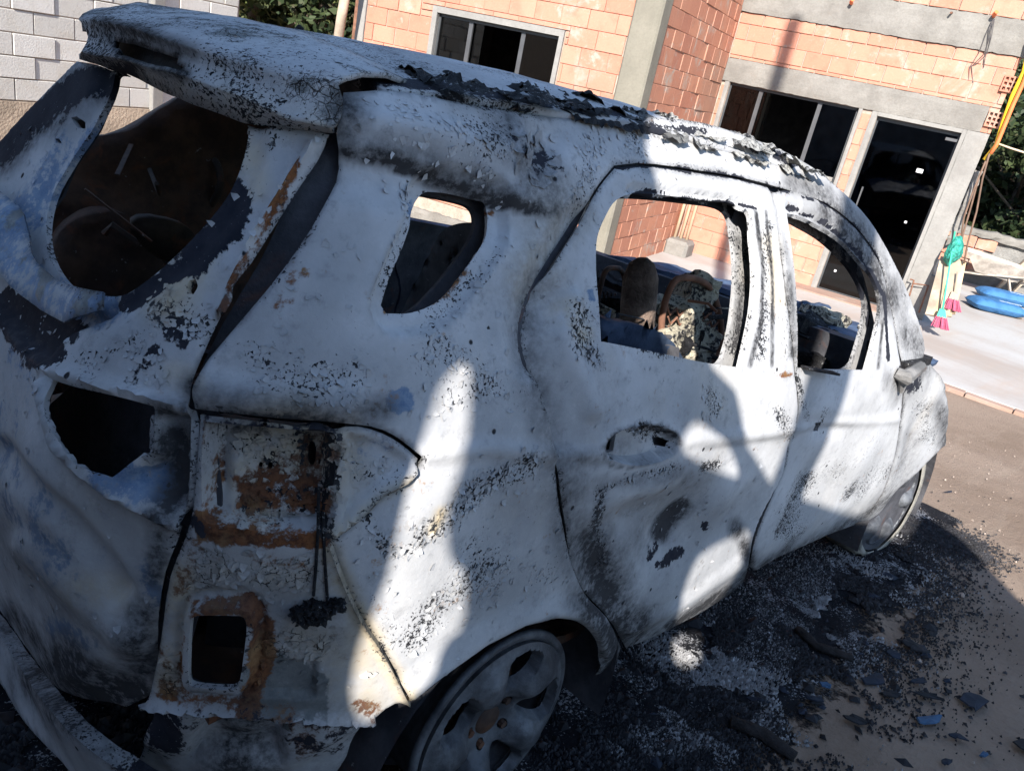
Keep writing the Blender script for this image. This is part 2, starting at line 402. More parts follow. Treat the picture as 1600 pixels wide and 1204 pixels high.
# ------------------------------------------------------------------ ground
def ground_mat():
    k = NT('dirt_and_ash', .95, .1)
    n = k.noise(.9, 8, .65); m_ = k.noise(6, 7, .7); f = k.noise(45, 6, .75); st = k.noise(3, 6, .65, k.scaled((.35, 2.2, 1)))
    c = k.mix(k.ramp(n, .35, .65), (.225, .165, .122), (.305, .232, .178))
    c = k.mix(k.ramp(st, .5, .75, 0, .5), c, (.34, .27, .21)); c = k.mix(k.ramp(f, .45, .75, 0, .45), c, (.17, .125, .10))
    a = k.math('ADD', k.attr('char'), k.math('MULTIPLY', k.math('SUBTRACT', k.math('ADD', m_, k.math('MULTIPLY', f, .8)), .9), 1.1))
    cm = k.ramp(a, .40, .56)
    ash = k.ramp(k.math('ADD', k.math('MULTIPLY', k.noise(5.5, 4, .6), .8), k.math('MULTIPLY', k.noise(120, 3, .7), .75)), .84, .93)
    cc = k.mix(ash, k.mix(k.ramp(m_, .3, .7), (.006, .007, .010), (.022, .022, .026)), (.34, .34, .35))
    k.color(k.mix(cm, c, cc))
    k.bump(k.math('ADD', k.math('MULTIPLY', f, .6), k.math('MULTIPLY', k.math('MULTIPLY', m_, cm), 1.6)), .02); return k.m
M_GROUND = ground_mat()
CHAR_BLOBS = [  # pixel centre line on the ground, radius px, strength: where the ash of the fire lies
    ([(1380, 870), (1250, 930), (1120, 1000), (1000, 1080), (900, 1190)], 105, 1.0), ([(1440, 830), (1500, 845)], 40, .75),
    ([(1350, 900), (1200, 1040), (1050, 1190)], 120, .62), ([(1300, 960), (1180, 1130)], 100, .42), ([(60, 1100), (0, 1150)], 300, 1.)]
def build_ground():
    xs = np.unique(np.concatenate([np.linspace(-60, -3, 12), np.arange(-3, 5.01, .07), np.linspace(5.2, 20, 40), np.linspace(24, 120, 14)]))
    ys = np.unique(np.concatenate([np.linspace(-80, -4.2, 14), np.arange(-4, 2.6, .07), np.linspace(2.8, 14, 40), np.linspace(18, 100, 12)]))
    X, Y = np.meshgrid(xs, ys); x, y = X.ravel(), Y.ravel(); z = ground_z(x, y) - .012
    P = np.stack([x, y, z], 1)
    near = (x > -3) & (x < 6) & (y > -4) & (y < 2.6)
    z[near] += .010 * fbm(P[near], 1.7, 3) + .006 * fbm(P[near], 6, 2)
    q = (P - CW) @ RW.T; fz = np.maximum(q[:, 2], .05); u = np.stack([800 + FPX * q[:, 0] / fz, 602 + FPX * q[:, 1] / fz], 1)
    ch = np.zeros(len(P)); ok = q[:, 2] > .05
    under = (x > -.95) & (x < 3.3) & (np.abs(y) < .98); ch[under] = .9
    for line, r, s in CHAR_BLOBS:
        L = on_ground(line)[:, :2]; rr = r * 2.4 / 1223 if False else None
        d = dist_line(np.stack([x, y], 1), L, False)
        Rm = r * np.linalg.norm(on_ground(line).mean(0) - CW) / FPX
        ch = np.maximum(ch, s * (1 - sstep(Rm * .25, Rm * 1.25, d)))
    z[near] += .012 * ch[near] * (fbm(P[near], 9, 3, 3.) + .5)
    P[:, 2] = z
    nx, ny = len(xs), len(ys); I = np.arange(nx * ny).reshape(ny, nx)
    Fc = np.stack([I[:-1, :-1], I[:-1, 1:], I[1:, 1:], I[1:, :-1]], -1).reshape(-1, 4)
    me = mesh_data('ground', P, Fc); a = me.attributes.new('char', 'FLOAT', 'POINT'); a.data.foreach_set('value', ch.astype(np.float32))
    tag(link_mesh('ground', me, M_GROUND, smooth=True), kind='structure')
build_ground()

# concrete pad before the house, its edge course of clay tiles
def slab_mat():
    k = NT('pad_concrete', .9, .15); n = k.noise(.55, 7, .62, k.scaled((1, .5, 1))); f = k.noise(30, 6, .7)
    c = k.mix(k.ramp(n, .38, .64), (.34, .295, .26), (.44, .43, .415)); c = k.mix(k.ramp(k.noise(1.1, 6, .7, k.scaled((.4, 1.6, 1))), .5, .72, 0, .55), c, (.40, .315, .255))
    c = k.mix(k.ramp(f, .4, .8, 0, .25), c, (.32, .28, .25)); k.color(c); k.bump(f, .003); return k.m
M_SLAB = slab_mat()
M_TILE = brick_mat('clay_edging', (.36, .25, .20), (.31, .21, .165), (.25, .17, .135))
ED = np.array([-.137, .99, 0]); EN = np.array([.99, .137, 0]); E0 = np.array([6.64, -.35, 0])
def slab_pt(t, dpt): return E0 + ED * t + EN * dpt
m = MB()
b = [slab_pt(-6, .10), slab_pt(5.6, .10), slab_pt(5.6, 14), slab_pt(-6, 14)]
m.add([(*p[:2], -.6) for p in b] + [(*p[:2], -.322) for p in b], [(3, 2, 1, 0), (4, 5, 6, 7), (0, 1, 5, 4), (1, 2, 6, 5), (2, 3, 7, 6), (3, 0, 4, 7)])
slab = tag(m.build('concrete_pad', M_SLAB), kind='structure')
ed = tag(empty('pad_edging', tuple(E0)), 'low strip of reddish clay tiles along the front edge of the concrete pad', 'edging')
tile = MB().box((0, -.19, -.62), (.098, .19, -.326 + .0), .004).data('edging_tile')
for i in range(24):
    o = link_mesh('edging_tile', tile, M_TILE if i == 0 else None, ed)
    o.location = tuple(ED * (-4.6 + i * .39) + np.array([0, 0, RNG.uniform(-.006, .004)])); o.rotation_euler = (0, 0, math.atan2(EN[1], EN[0]) + RNG.uniform(-.006, .006))

# ------------------------------------------------------------------ house
HROT = math.atan2(AF[1], AF[0])
HL = NF * DF
house = tag(empty('brick_house', tuple(HL), (0, 0, HROT)), 'unfinished orange hollow-brick house with dark glass door and windows', 'house')
def hloc(P): # world -> house local
    P = np.atleast_2d(P) - HL; return np.stack([P @ AF, P @ NF, P[:, 2]], 1)
def fac_px(uv, dep): return hloc(on_plane_world(uv, NF, DF + dep))
BL, BH = .305, .178
_brick_cache = {}
def brick_me(l, h, mat, t=.10):
    key = (round(l, 2), round(h, 2), mat.name)
    if key not in _brick_cache:
        me = MB().box((-l / 2 + .0035, 0, -h / 2 + .003), (l / 2 - .0035, t, h / 2 - .003), .004).data('brick'); me.materials.append(mat); _brick_cache[key] = me
    return _brick_cache[key]
N_BRICK = [0]
def lay(parent, x0, x1, z0, z1, openings, xf, mat=M_BRICK, off=0., zbase=-.34, stuff_below=None, keep=None):
    """courses of bricks on the wall plane; xf places (along, z) into the parent, openings are (a0,a1,z0,z1)"""
    extra = MB(); r = random.Random(int(abs(x0) * 1000) + 5)
    row = 0; z = zbase
    while z < z1 - .02:
        zt = min(z + BH, z1)
        if z + BH > z0:
            zb = max(z, z0); a = x0 - (BL / 2 if row % 2 else 0) - off - r.uniform(0, .04)
            while a < x1:
                al = a; ar = a + BL; a = ar
                segs = [(max(al, x0), min(ar, x1), zb, zt)]
                for (o0, o1, p0, p1) in openings:
                    ns = []
                    for (s0, s1, q0, q1) in segs:
                        if s1 <= o0 or s0 >= o1 or q1 <= p0 + .02 or q0 >= p1 - .02: ns.append((s0, s1, q0, q1)); continue
                        if q0 < p0 - .02: ns.append((s0, s1, q0, p0))
                        if q1 > p1 + .02: ns.append((s0, s1, p1, q1))
                        if s0 < o0: ns.append((s0, o0, max(q0, p0), min(q1, p1)))
                        if s1 > o1: ns.append((o1, s1, max(q0, p0), min(q1, p1)))
                    segs = ns
                for (s0, s1, q0, q1) in segs:
                    if s1 - s0 < .03 or q1 - q0 < .03: continue
                    l, h = round(s1 - s0, 2), round(q1 - q0, 2); c = ((s0 + s1) / 2, (q0 + q1) / 2)
                    jit = r.uniform(-.007, .005)
                    if keep and not keep(*c): 
                        P = [xf(u, v, jit + t)[0] for t in (0, .1) for u, v in ((s0 + .004, q0 + .003), (s1 - .004, q0 + .003), (s1 - .004, q1 - .003), (s0 + .004, q1 - .003))]
                        extra.add(P, [(0, 1, 2, 3), (7, 6, 5, 4), (1, 0, 4, 5), (2, 1, 5, 6), (3, 2, 6, 7), (0, 3, 7, 4)]); continue
                    p, rz = xf(c[0], c[1], jit)
                    o = bpy.data.objects.new('brick', brick_me(l, h, mat)); COL.objects.link(o); o.parent = parent
                    o.location = p; o.rotation_euler = (r.uniform(-.006, .006), r.uniform(-.004, .004), rz + r.uniform(-.008, .008)); N_BRICK[0] += 1
        z += BH; row += 1
    if extra.V: tag(extra.build('brick', mat, parent), kind='stuff')

def wall_with_holes(name, x0, x1, z0, z1, holes, depth, y, mat, parent):
    """backing wall sheet with openings, as boxes"""
    mb = MB(); xs = sorted({x0, x1, *[h[0] for h in holes], *[h[1] for h in holes]}); zs = sorted({z0, z1, *[h[2] for h in holes], *[h[3] for h in holes]})
    for i in range(len(xs) - 1):
        for j in range(len(zs) - 1):
            c = ((xs[i] + xs[i + 1]) / 2, (zs[j] + zs[j + 1]) / 2)
            if any(h[0] < c[0] < h[1] and h[2] < c[1] < h[3] for h in holes): continue
            mb.box((xs[i], y, zs[j]), (xs[i + 1], y + depth, zs[j + 1]))
    return mb.build(name, mat, parent)

W2 = (-1.541, .03, .86, 1.838)      # right window opening
DR = (.255, 1.165, -.32, 1.795)     # door opening
# --- door wall (facade plane y = 0)
dw = wall_with_holes('door_wall', -1.66, 1.40, -.6, 3.42, [(-1.541, .03, .86, 1.838), DR], .14, .012, M_MORTAR, house)
LIN = (-1.70, 1.33, 1.838, 2.11)
lay(dw, -1.64, 1.44, -.33, 2.64, [W2, (DR[0] - .03, DR[1] + .26, -.4, 1.84), (LIN[0], LIN[1], 1.80, LIN[3]), (.032, .075, .9, 1.84), (.2, .26, -.4, 1.84)], lambda a, z, j: ((a, j, z), 0),
    keep=lambda a, z: not (z < -.0 and a < -.9))
lay(dw, -1.64, 1.62, 2.99, 3.35, [], lambda a, z, j: ((a, j - .01, z), 0), mat=M_BRICK, off=.1, zbase=2.99)
def rough_slab(name, a0, a1, z0, z1, y0, y1, mat, parent, amp=.012, st=.05):
    nx, nz = max(2, int((a1 - a0) / st)), max(2, int((z1 - z0) / st))
    A, Z = np.meshgrid(np.linspace(a0, a1, nx + 1), np.linspace(z0, z1, nz + 1)); A, Z = A.ravel(), Z.ravel()
    n = fbm(np.stack([A, Z, A * 0], 1), 5, 3, 2.); rim = (A < a0 + 1e-6) | (A > a1 - 1e-6) | (Z < z0 + 1e-6) | (Z > z1 - 1e-6)
    jit = RNG.uniform(-1, 1, (len(A), 2)) * amp * .5
    V = [(a + (j[0] if r_ else 0), y0 + amp * q + (.005 if r_ else 0), z + (j[1] if r_ else 0)) for a, z, q, r_, j in zip(A, Z, n, rim, jit)]; k = len(V)
    I = np.arange(k).reshape(nz + 1, nx + 1); Fc = [tuple(q) for q in np.stack([I[:-1, :-1], I[:-1, 1:], I[1:, 1:], I[1:, :-1]], -1).reshape(-1, 4)]
    loop = [*I[0, :], *I[1:, -1], *I[-1, -2::-1], *I[-2:0:-1, 0]]; nb = len(loop)
    V += [(V[i][0], y1, V[i][2]) for i in loop]
    Fc += [(loop[i], k + i, k + (i + 1) % nb, loop[(i + 1) % nb]) for i in range(nb)]
    return link_mesh(name, mesh_data(name, V, Fc), mat, parent)
rough_slab('ring_beam', -1.66, 1.60, 2.64, 2.985, -.028, .10, M_PLASTER, dw)
rough_slab('lintel', LIN[0] + .02, LIN[1], 1.842, LIN[3], -.024, .10, M_PLASTER, dw, .008)
rough_slab('door_jamb_render', DR[1] + .045, DR[1] + .27, -.33, 1.84, -.022, .1, M_PLASTER_SM, dw, .004)
rough_slab('window_jamb_render', .034, .076, .86, 1.84, -.018, .1, M_PLASTER_SM, dw, .003)
rough_slab('door_jamb_render', .185, .252, -.33, 1.84, -.018, .1, M_PLASTER_SM, dw, .003)
rough_slab('window_jamb_render', -1.60, -1.544, .86, 1.84, -.018, .1, M_PLASTER_SM, dw, .003)
rough_slab('broken_render', DR[1] + .275, 1.52, .55, 1.45, -.012, .1, M_PLASTER, dw, .03, .03)
rough_slab('corner_render', 1.26, 1.53, -.34, .22, -.014, .1, M_PLASTER, dw, .012)
# bright door trim and bottom rail
m = MB(); m.box((DR[1], -.026, -.3), (DR[1] + .042, .10, 1.84)); m.box((DR[0] - .002, -.024, 1.797), (DR[1] - .002, .10, 1.84)); m.build('door_trim', M_PLASTER_SM, dw)
# reveals
def reveal(op, depth, parent, y0=-.01):
    a0, a1, z0, z1 = op; mb = MB(); t = .02
    mb.box((a0 - t, y0 + .05, z0), (a0, y0 + depth, z1)); mb.box((a1, y0 + .05, z0), (a1 + t, y0 + depth, z1)); mb.box((a0, y0 + .05, z1), (a1, y0 + depth, z1 + t)); mb.box((a0, y0 + .02, z0 - t), (a1, y0 + depth, z0))
    return mb.build('reveal', M_PLASTER_SM, parent)
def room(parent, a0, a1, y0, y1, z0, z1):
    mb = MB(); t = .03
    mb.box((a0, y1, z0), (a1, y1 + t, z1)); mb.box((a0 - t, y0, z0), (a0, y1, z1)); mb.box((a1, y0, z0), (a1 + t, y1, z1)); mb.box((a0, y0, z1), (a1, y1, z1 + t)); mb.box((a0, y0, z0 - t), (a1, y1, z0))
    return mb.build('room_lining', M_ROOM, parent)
def sliding_window(op, parent, y=.0, g0=.30, g1=.70, sill=True):
    a0, a1, z0, z1 = op; W_ = a1 - a0
    wn = MB(); fr = .022
    wn.box((a0, y + .045, z1 - .03), (a1, y + .115, z1)); wn.box((a0, y + .045, z0), (a1, y + .115, z0 + .025)); wn.box((a0, y + .045, z0), (a0 + fr, y + .115, z1)); wn.box((a1 - fr, y + .045, z0), (a1, y + .115, z1))
    wo = wn.build('window', M_ALUD, parent)
    for (s0, s1, yy) in ((a0 + fr, a0 + g0 * W_, y + .06), (a0 + g1 * W_, a1 - fr, y + .06)):
        p = MB().box((s0, yy, z0 + .028), (s1, yy + .008, z1 - .033)).build('pane', M_GLASS, wo)
        MB().box((s1 - .05 if s0 < a0 + .1 else s0, yy - .006, z0 + .026), (s1 if s0 < a0 + .1 else s0 + .05, yy + .016, z1 - .032)).build('pane_edge', M_ALU, wo)
    MB().box((a0 + g0 * W_ - .10, y + .09, z0 + .026), (a0 + g0 * W_ + .12, y + .098, z1 - .032)).build('pane', M_GLASS, wo)
    return wo
M_ALUD = plain('dark_aluminium', (.075, .08, .085), .45, .1, metal=.3)
reveal(W2, .16, dw); sliding_window(W2, house, 0, .27, .70)
m = MB().box((-.46, .05, .95), (.0, .056, 1.02)).build('window_paper', M_PLASTER_SM, dw)
reveal(DR, .16, dw)
dr = MB()
dr.box((DR[0], .05, 1.755), (DR[1], .10, 1.795)); dr.box((DR[0], .05, -.32), (DR[0] + .02, .10, 1.755)); dr.box((DR[1] - .02, .05, -.32), (DR[1], .10, 1.755)); dr.box((DR[0] + .02, .05, -.32), (DR[1] - .02, .10, -.29))
door = dr.build('glass_door', M_ALUD, house)
MB().box((DR[0] + .022, .066, -.288), (DR[1] - .022, .076, 1.753)).build('pane', M_GLASS, door)
for uv, sx, sz in (((1437, 267), .07, .045), ((1415, 347), .026, .026), ((1318, 388), .026, .026), ((1305, 423), .026, .026), ((1340, 432), .026, .026)):
    q = fac_px([uv], .06)[0]; MB().box((q[0] - sx / 2, .060, q[2] - sz / 2), (q[0] + sx / 2, .063, q[2] + sz / 2)).build('sticker', M_WHITE, door)
q = fac_px([(1490, 212)], .05)[0]; MB().box((q[0] - .07, .03, 1.69), (q[0] + .06, .06, 1.725), .004).build('door_closer', M_ALU, door)
q = fac_px([(1342, 310)], .03)[0]; MB().obox((q[0], .02, q[2] - .13), (q[0], .02, q[2] + .14), .018, .018, (1, 0, 0)).box((q[0] - .006, .02, q[2] - .10), (q[0] + .006, .066, q[2] - .08)).box((q[0] - .006, .02, q[2] + .09), (q[0] + .006, .066, q[2] + .11)).build('handle', M_ALU, door)
q = fac_px([(1326, 316)], .03)[0]; MB().box((q[0] - .02, .03, q[2] - .03), (q[0] + .02, .066, q[2] + .03), .004).build('lock', M_ALU, door)
# low threshold of clay tiles
m = MB(); m.box((-.1, -.34, -.34), (1.30, .04, -.305)); m.build('threshold', M_TILE, dw)
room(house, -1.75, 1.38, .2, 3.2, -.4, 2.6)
# hollow ends of two perforated bricks at the broken corner
def hollow_brick(uv):
    q = fac_px([uv], -.01)[0]; W_, H_ = .15, .165; mb = MB(); x0, z0 = q[0] - W_ / 2, q[2] - H_ / 2
    ts = .016; cw = (W_ - 4 * ts) / 3; chh = (H_ - 4 * ts) / 3
    for i in range(4): mb.box((x0 + i * (cw + ts), -.035, z0), (x0 + i * (cw + ts) + ts, .10, z0 + H_))
    for i in range(4):
        for j in range(3): mb.box((x0 + ts + j * (cw + ts), -.034, z0 + i * (chh + ts)), (x0 + ts + j * (cw + ts) + cw, .10, z0 + i * (chh + ts) + ts))
    mb.box((x0 + .003, .07, z0 + .003), (x0 + W_ - .003, .098, z0 + H_ - .003))
    return mb.build('hollow_brick', M_BRICK, dw)
hollow_brick((1578, 132)); hollow_brick((1553, 187))
# conduit stubs sticking out of the ring beam
for uv, r in (((1553, 25), .022), ((1330, 6), .02)):
    q = fac_px([uv], -.05)[0]; MB().tube([(q[0], .03, q[2]), (q[0], -.09, q[2] + .01), (q[0] + .012, -.12, q[2] + .03)], r, 8).build('conduit_stub', M_ORA, dw)
q = fac_px([(1488, 20)], -.03)[0]; MB().tube([(q[0], .0, q[2]), (q[0] - .01, -.09, q[2] - .01)], .012, 6).build('rebar_stub', M_RUSTBAR, dw)

# --- return wall (plane a = -1.64) and front wing wall (y = -2.72)
FY = -2.72
rw = MB().box((-1.80, FY + .02, -.6), (-1.652, .012, 3.3)).build('side_wall', M_MORTAR, house)
lay(rw, FY + .06, -.02, -.33, 3.0, [], lambda a, z, j: ((-1.645 - j, a, z), math.pi / 2), mat=M_BRICKRIB, keep=lambda a, z: z > .85 or z < .6)
m = MB().box((-1.93, FY - .03, -.6), (-1.632, FY + .21, 3.3), .02).build('column', M_COLUMN, house)
W1 = (-4.157, -2.655, .80, 1.862)
fw = wall_with_holes('wing_wall', -5.24, -1.932, -.6, 3.3, [W1], .14, FY + .012, M_MORTAR, house)
lay(fw, -5.12, -1.932, -.10, 2.75, [W1, (W1[0] - .06, W1[1] + .06, W1[2] - .08, W1[3] + .065)], lambda a, z, j: ((a, FY + j, z), 0), zbase=-.16,
    keep=lambda a, z: z > 1.15 or (a > -3.8 and z < .25))
rough_slab('wing_end_render', -5.24, -5.125, -.4, 3.0, FY - .02, FY + .1, M_PLASTER_SM, fw, .004)
m = MB(); t = .062
a0, a1, z0, z1 = W1
m.box((a0 - t, FY - .014, z0 - t), (a0, FY + .1, z1 + t)); m.box((a1, FY - .014, z0 - t), (a1 + .05, FY + .1, z1 + t)); m.box((a0, FY - .013, z1), (a1, FY + .1, z1 + t)); m.box((a0, FY - .013, z0 - t), (a1, FY + .1, z0))
m.build('window_surround', M_PLASTER_SM, fw)
reveal(W1, .16, fw, FY); sliding_window(W1, house, FY, .29, .69)
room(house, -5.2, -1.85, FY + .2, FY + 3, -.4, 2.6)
rough_slab('plinth', -5.24, -1.935, -.6, -.235, FY - .05, FY + .1, M_PLASTER, fw, .02)
# three pale conduits in the inner corner, on a rough concrete footing
q = fac_px([(1050, 385)], -.35)[0]
ft = MB().box((-1.655, -.56, -.36), (-1.34, -.18, -.13), .04).data('corner_footing')
V = np.array([v.co for v in ft.vertices]); 
link_mesh('corner_footing', ft, M_PLASTER, house)
for i, dx in enumerate((0, .075, .15)):
    MB().tube([(-1.60 + dx, -.33 + .02 * i, -.16), (-1.60 + dx + .012, -.31, 1.0), (-1.59 + dx, -.30, 1.25)], .024, 8).build('conduit', M_CONDUIT, house, True)
print('bricks', N_BRICK[0])

# ------------------------------------------------------------------ burnt car (own frame: x forward from rear axle, y left, z up)
car = empty('burnt_car'); tag(car, 'burnt-out white compact SUV shell with scorched panels, no glass and burnt-off tyres', 'car')
m4 = Matrix.Identity(4)
for i in range(3):
    for j in range(3): m4[i][j] = MC[i][j]
car.matrix_world = m4

def _prof(K, Vv):
    zz = np.linspace(-.2, 2., 441); v = np.interp(zz, K, Vv); kz = np.hanning(21); kz /= kz.sum()
    v = np.convolve(np.pad(v, 10, 'edge'), kz, 'valid'); return lambda z: np.interp(z, zz, v)
ZK = [.10, .15, .30, .42, .62, .80, .86, .93, 1.00, 1.07, 1.40, 1.50]
f_w = _prof(ZK, [.76, .78, .835, .868, .880, .886, .890, .880, .862, .840, .688, .60])
f_xr = _prof([.15, .30, .45, .70, .93, 1.00, 1.08, 1.15, 1.47, 1.56], [-.67, -.71, -.74, -.77, -.78, -.77, -.736, -.702, -.571, -.514])
f_rc = _prof([.10, .93, 1.0, 1.08, 1.15, 1.47], [.40, .40, .38, .34, .30, .22])
ARC = .6
def front_in(x): return -.035 * sstep(1.6, 2.25, x) + .26 * np.clip((x - 2.42) / .8, 0, None) ** 2
def surf(sz):
    s, z = sz[:, 0], sz[:, 1]; w_, xr, r = f_w(z), f_xr(z), f_rc(z); cx = xr + r; cy = -(w_ - r)
    th = np.clip(-s / ARC, 0, 1) * math.pi / 2
    x = cx + np.maximum(s, 0) - r * np.sin(th); y = cy - r * np.cos(th) + np.maximum(-s - ARC, 0)
    y = y + front_in(x)
    return np.stack([x, y, z], 1)
def surf_n(sz):
    e = 1e-3; a = surf(sz + [e, 0]) - surf(sz - [e, 0]); b = surf(sz + [0, e]) - surf(sz - [0, e])
    n = np.cross(a, b); return n / np.linalg.norm(n, axis=1)[:, None]      # outward
def unsurf(P):
    x, y, z = P.T; y = y - front_in(x); w_, xr, r = f_w(z), f_xr(z), f_rc(z); cx = xr + r; cy = -(w_ - r)
    th = np.arctan2(cx - x, cy - y)
    s = np.where(x > cx, x - cx, np.where(y < cy, -th / (math.pi / 2) * ARC, -ARC - (y - cy))); return np.stack([s, z], 1)
def sdf(P):
    x, y, z = P.T; y = np.abs(y) + front_in(x); w_, xr, r = f_w(z), f_xr(z), f_rc(z); hx = (4 - xr) / 2; cx = (4 + xr) / 2
    qx = np.abs(x - cx) - hx + r; qy = y - w_ + r
    return np.hypot(np.maximum(qx, 0), np.maximum(qy, 0)) + np.minimum(np.maximum(qx, qy), 0) - r
def to_sz(uv, off=0.):
    """outline points of the reference measured on the body surface -> (s, z)"""
    return unsurf(at_off(uv, off))
def at_off(uv, off):
    """points on the body surface (moved out by off); sight lines that just miss it give their nearest point"""
    D = rays_car(uv); D /= np.linalg.norm(D, axis=1)[:, None]; t = np.full(len(D), .2); bt = t.copy(); bd = np.full(len(D), 9.)
    for _ in range(260):
        d = sdf(CC + D * t[:, None]) - off; m = np.abs(d) < bd; bd[m] = np.abs(d[m]); bt[m] = t[m]; t += np.clip(d * .6, -.2, .25)
    P = CC + D * bt[:, None]; miss = bd > .002
    if miss.any():
        for _ in range(12):
            g = np.stack([(sdf(P + e) - sdf(P - e)) / .002 for e in np.eye(3) * .001], 1); P[miss] -= (g * (sdf(P) - off)[:, None])[miss]
    return P

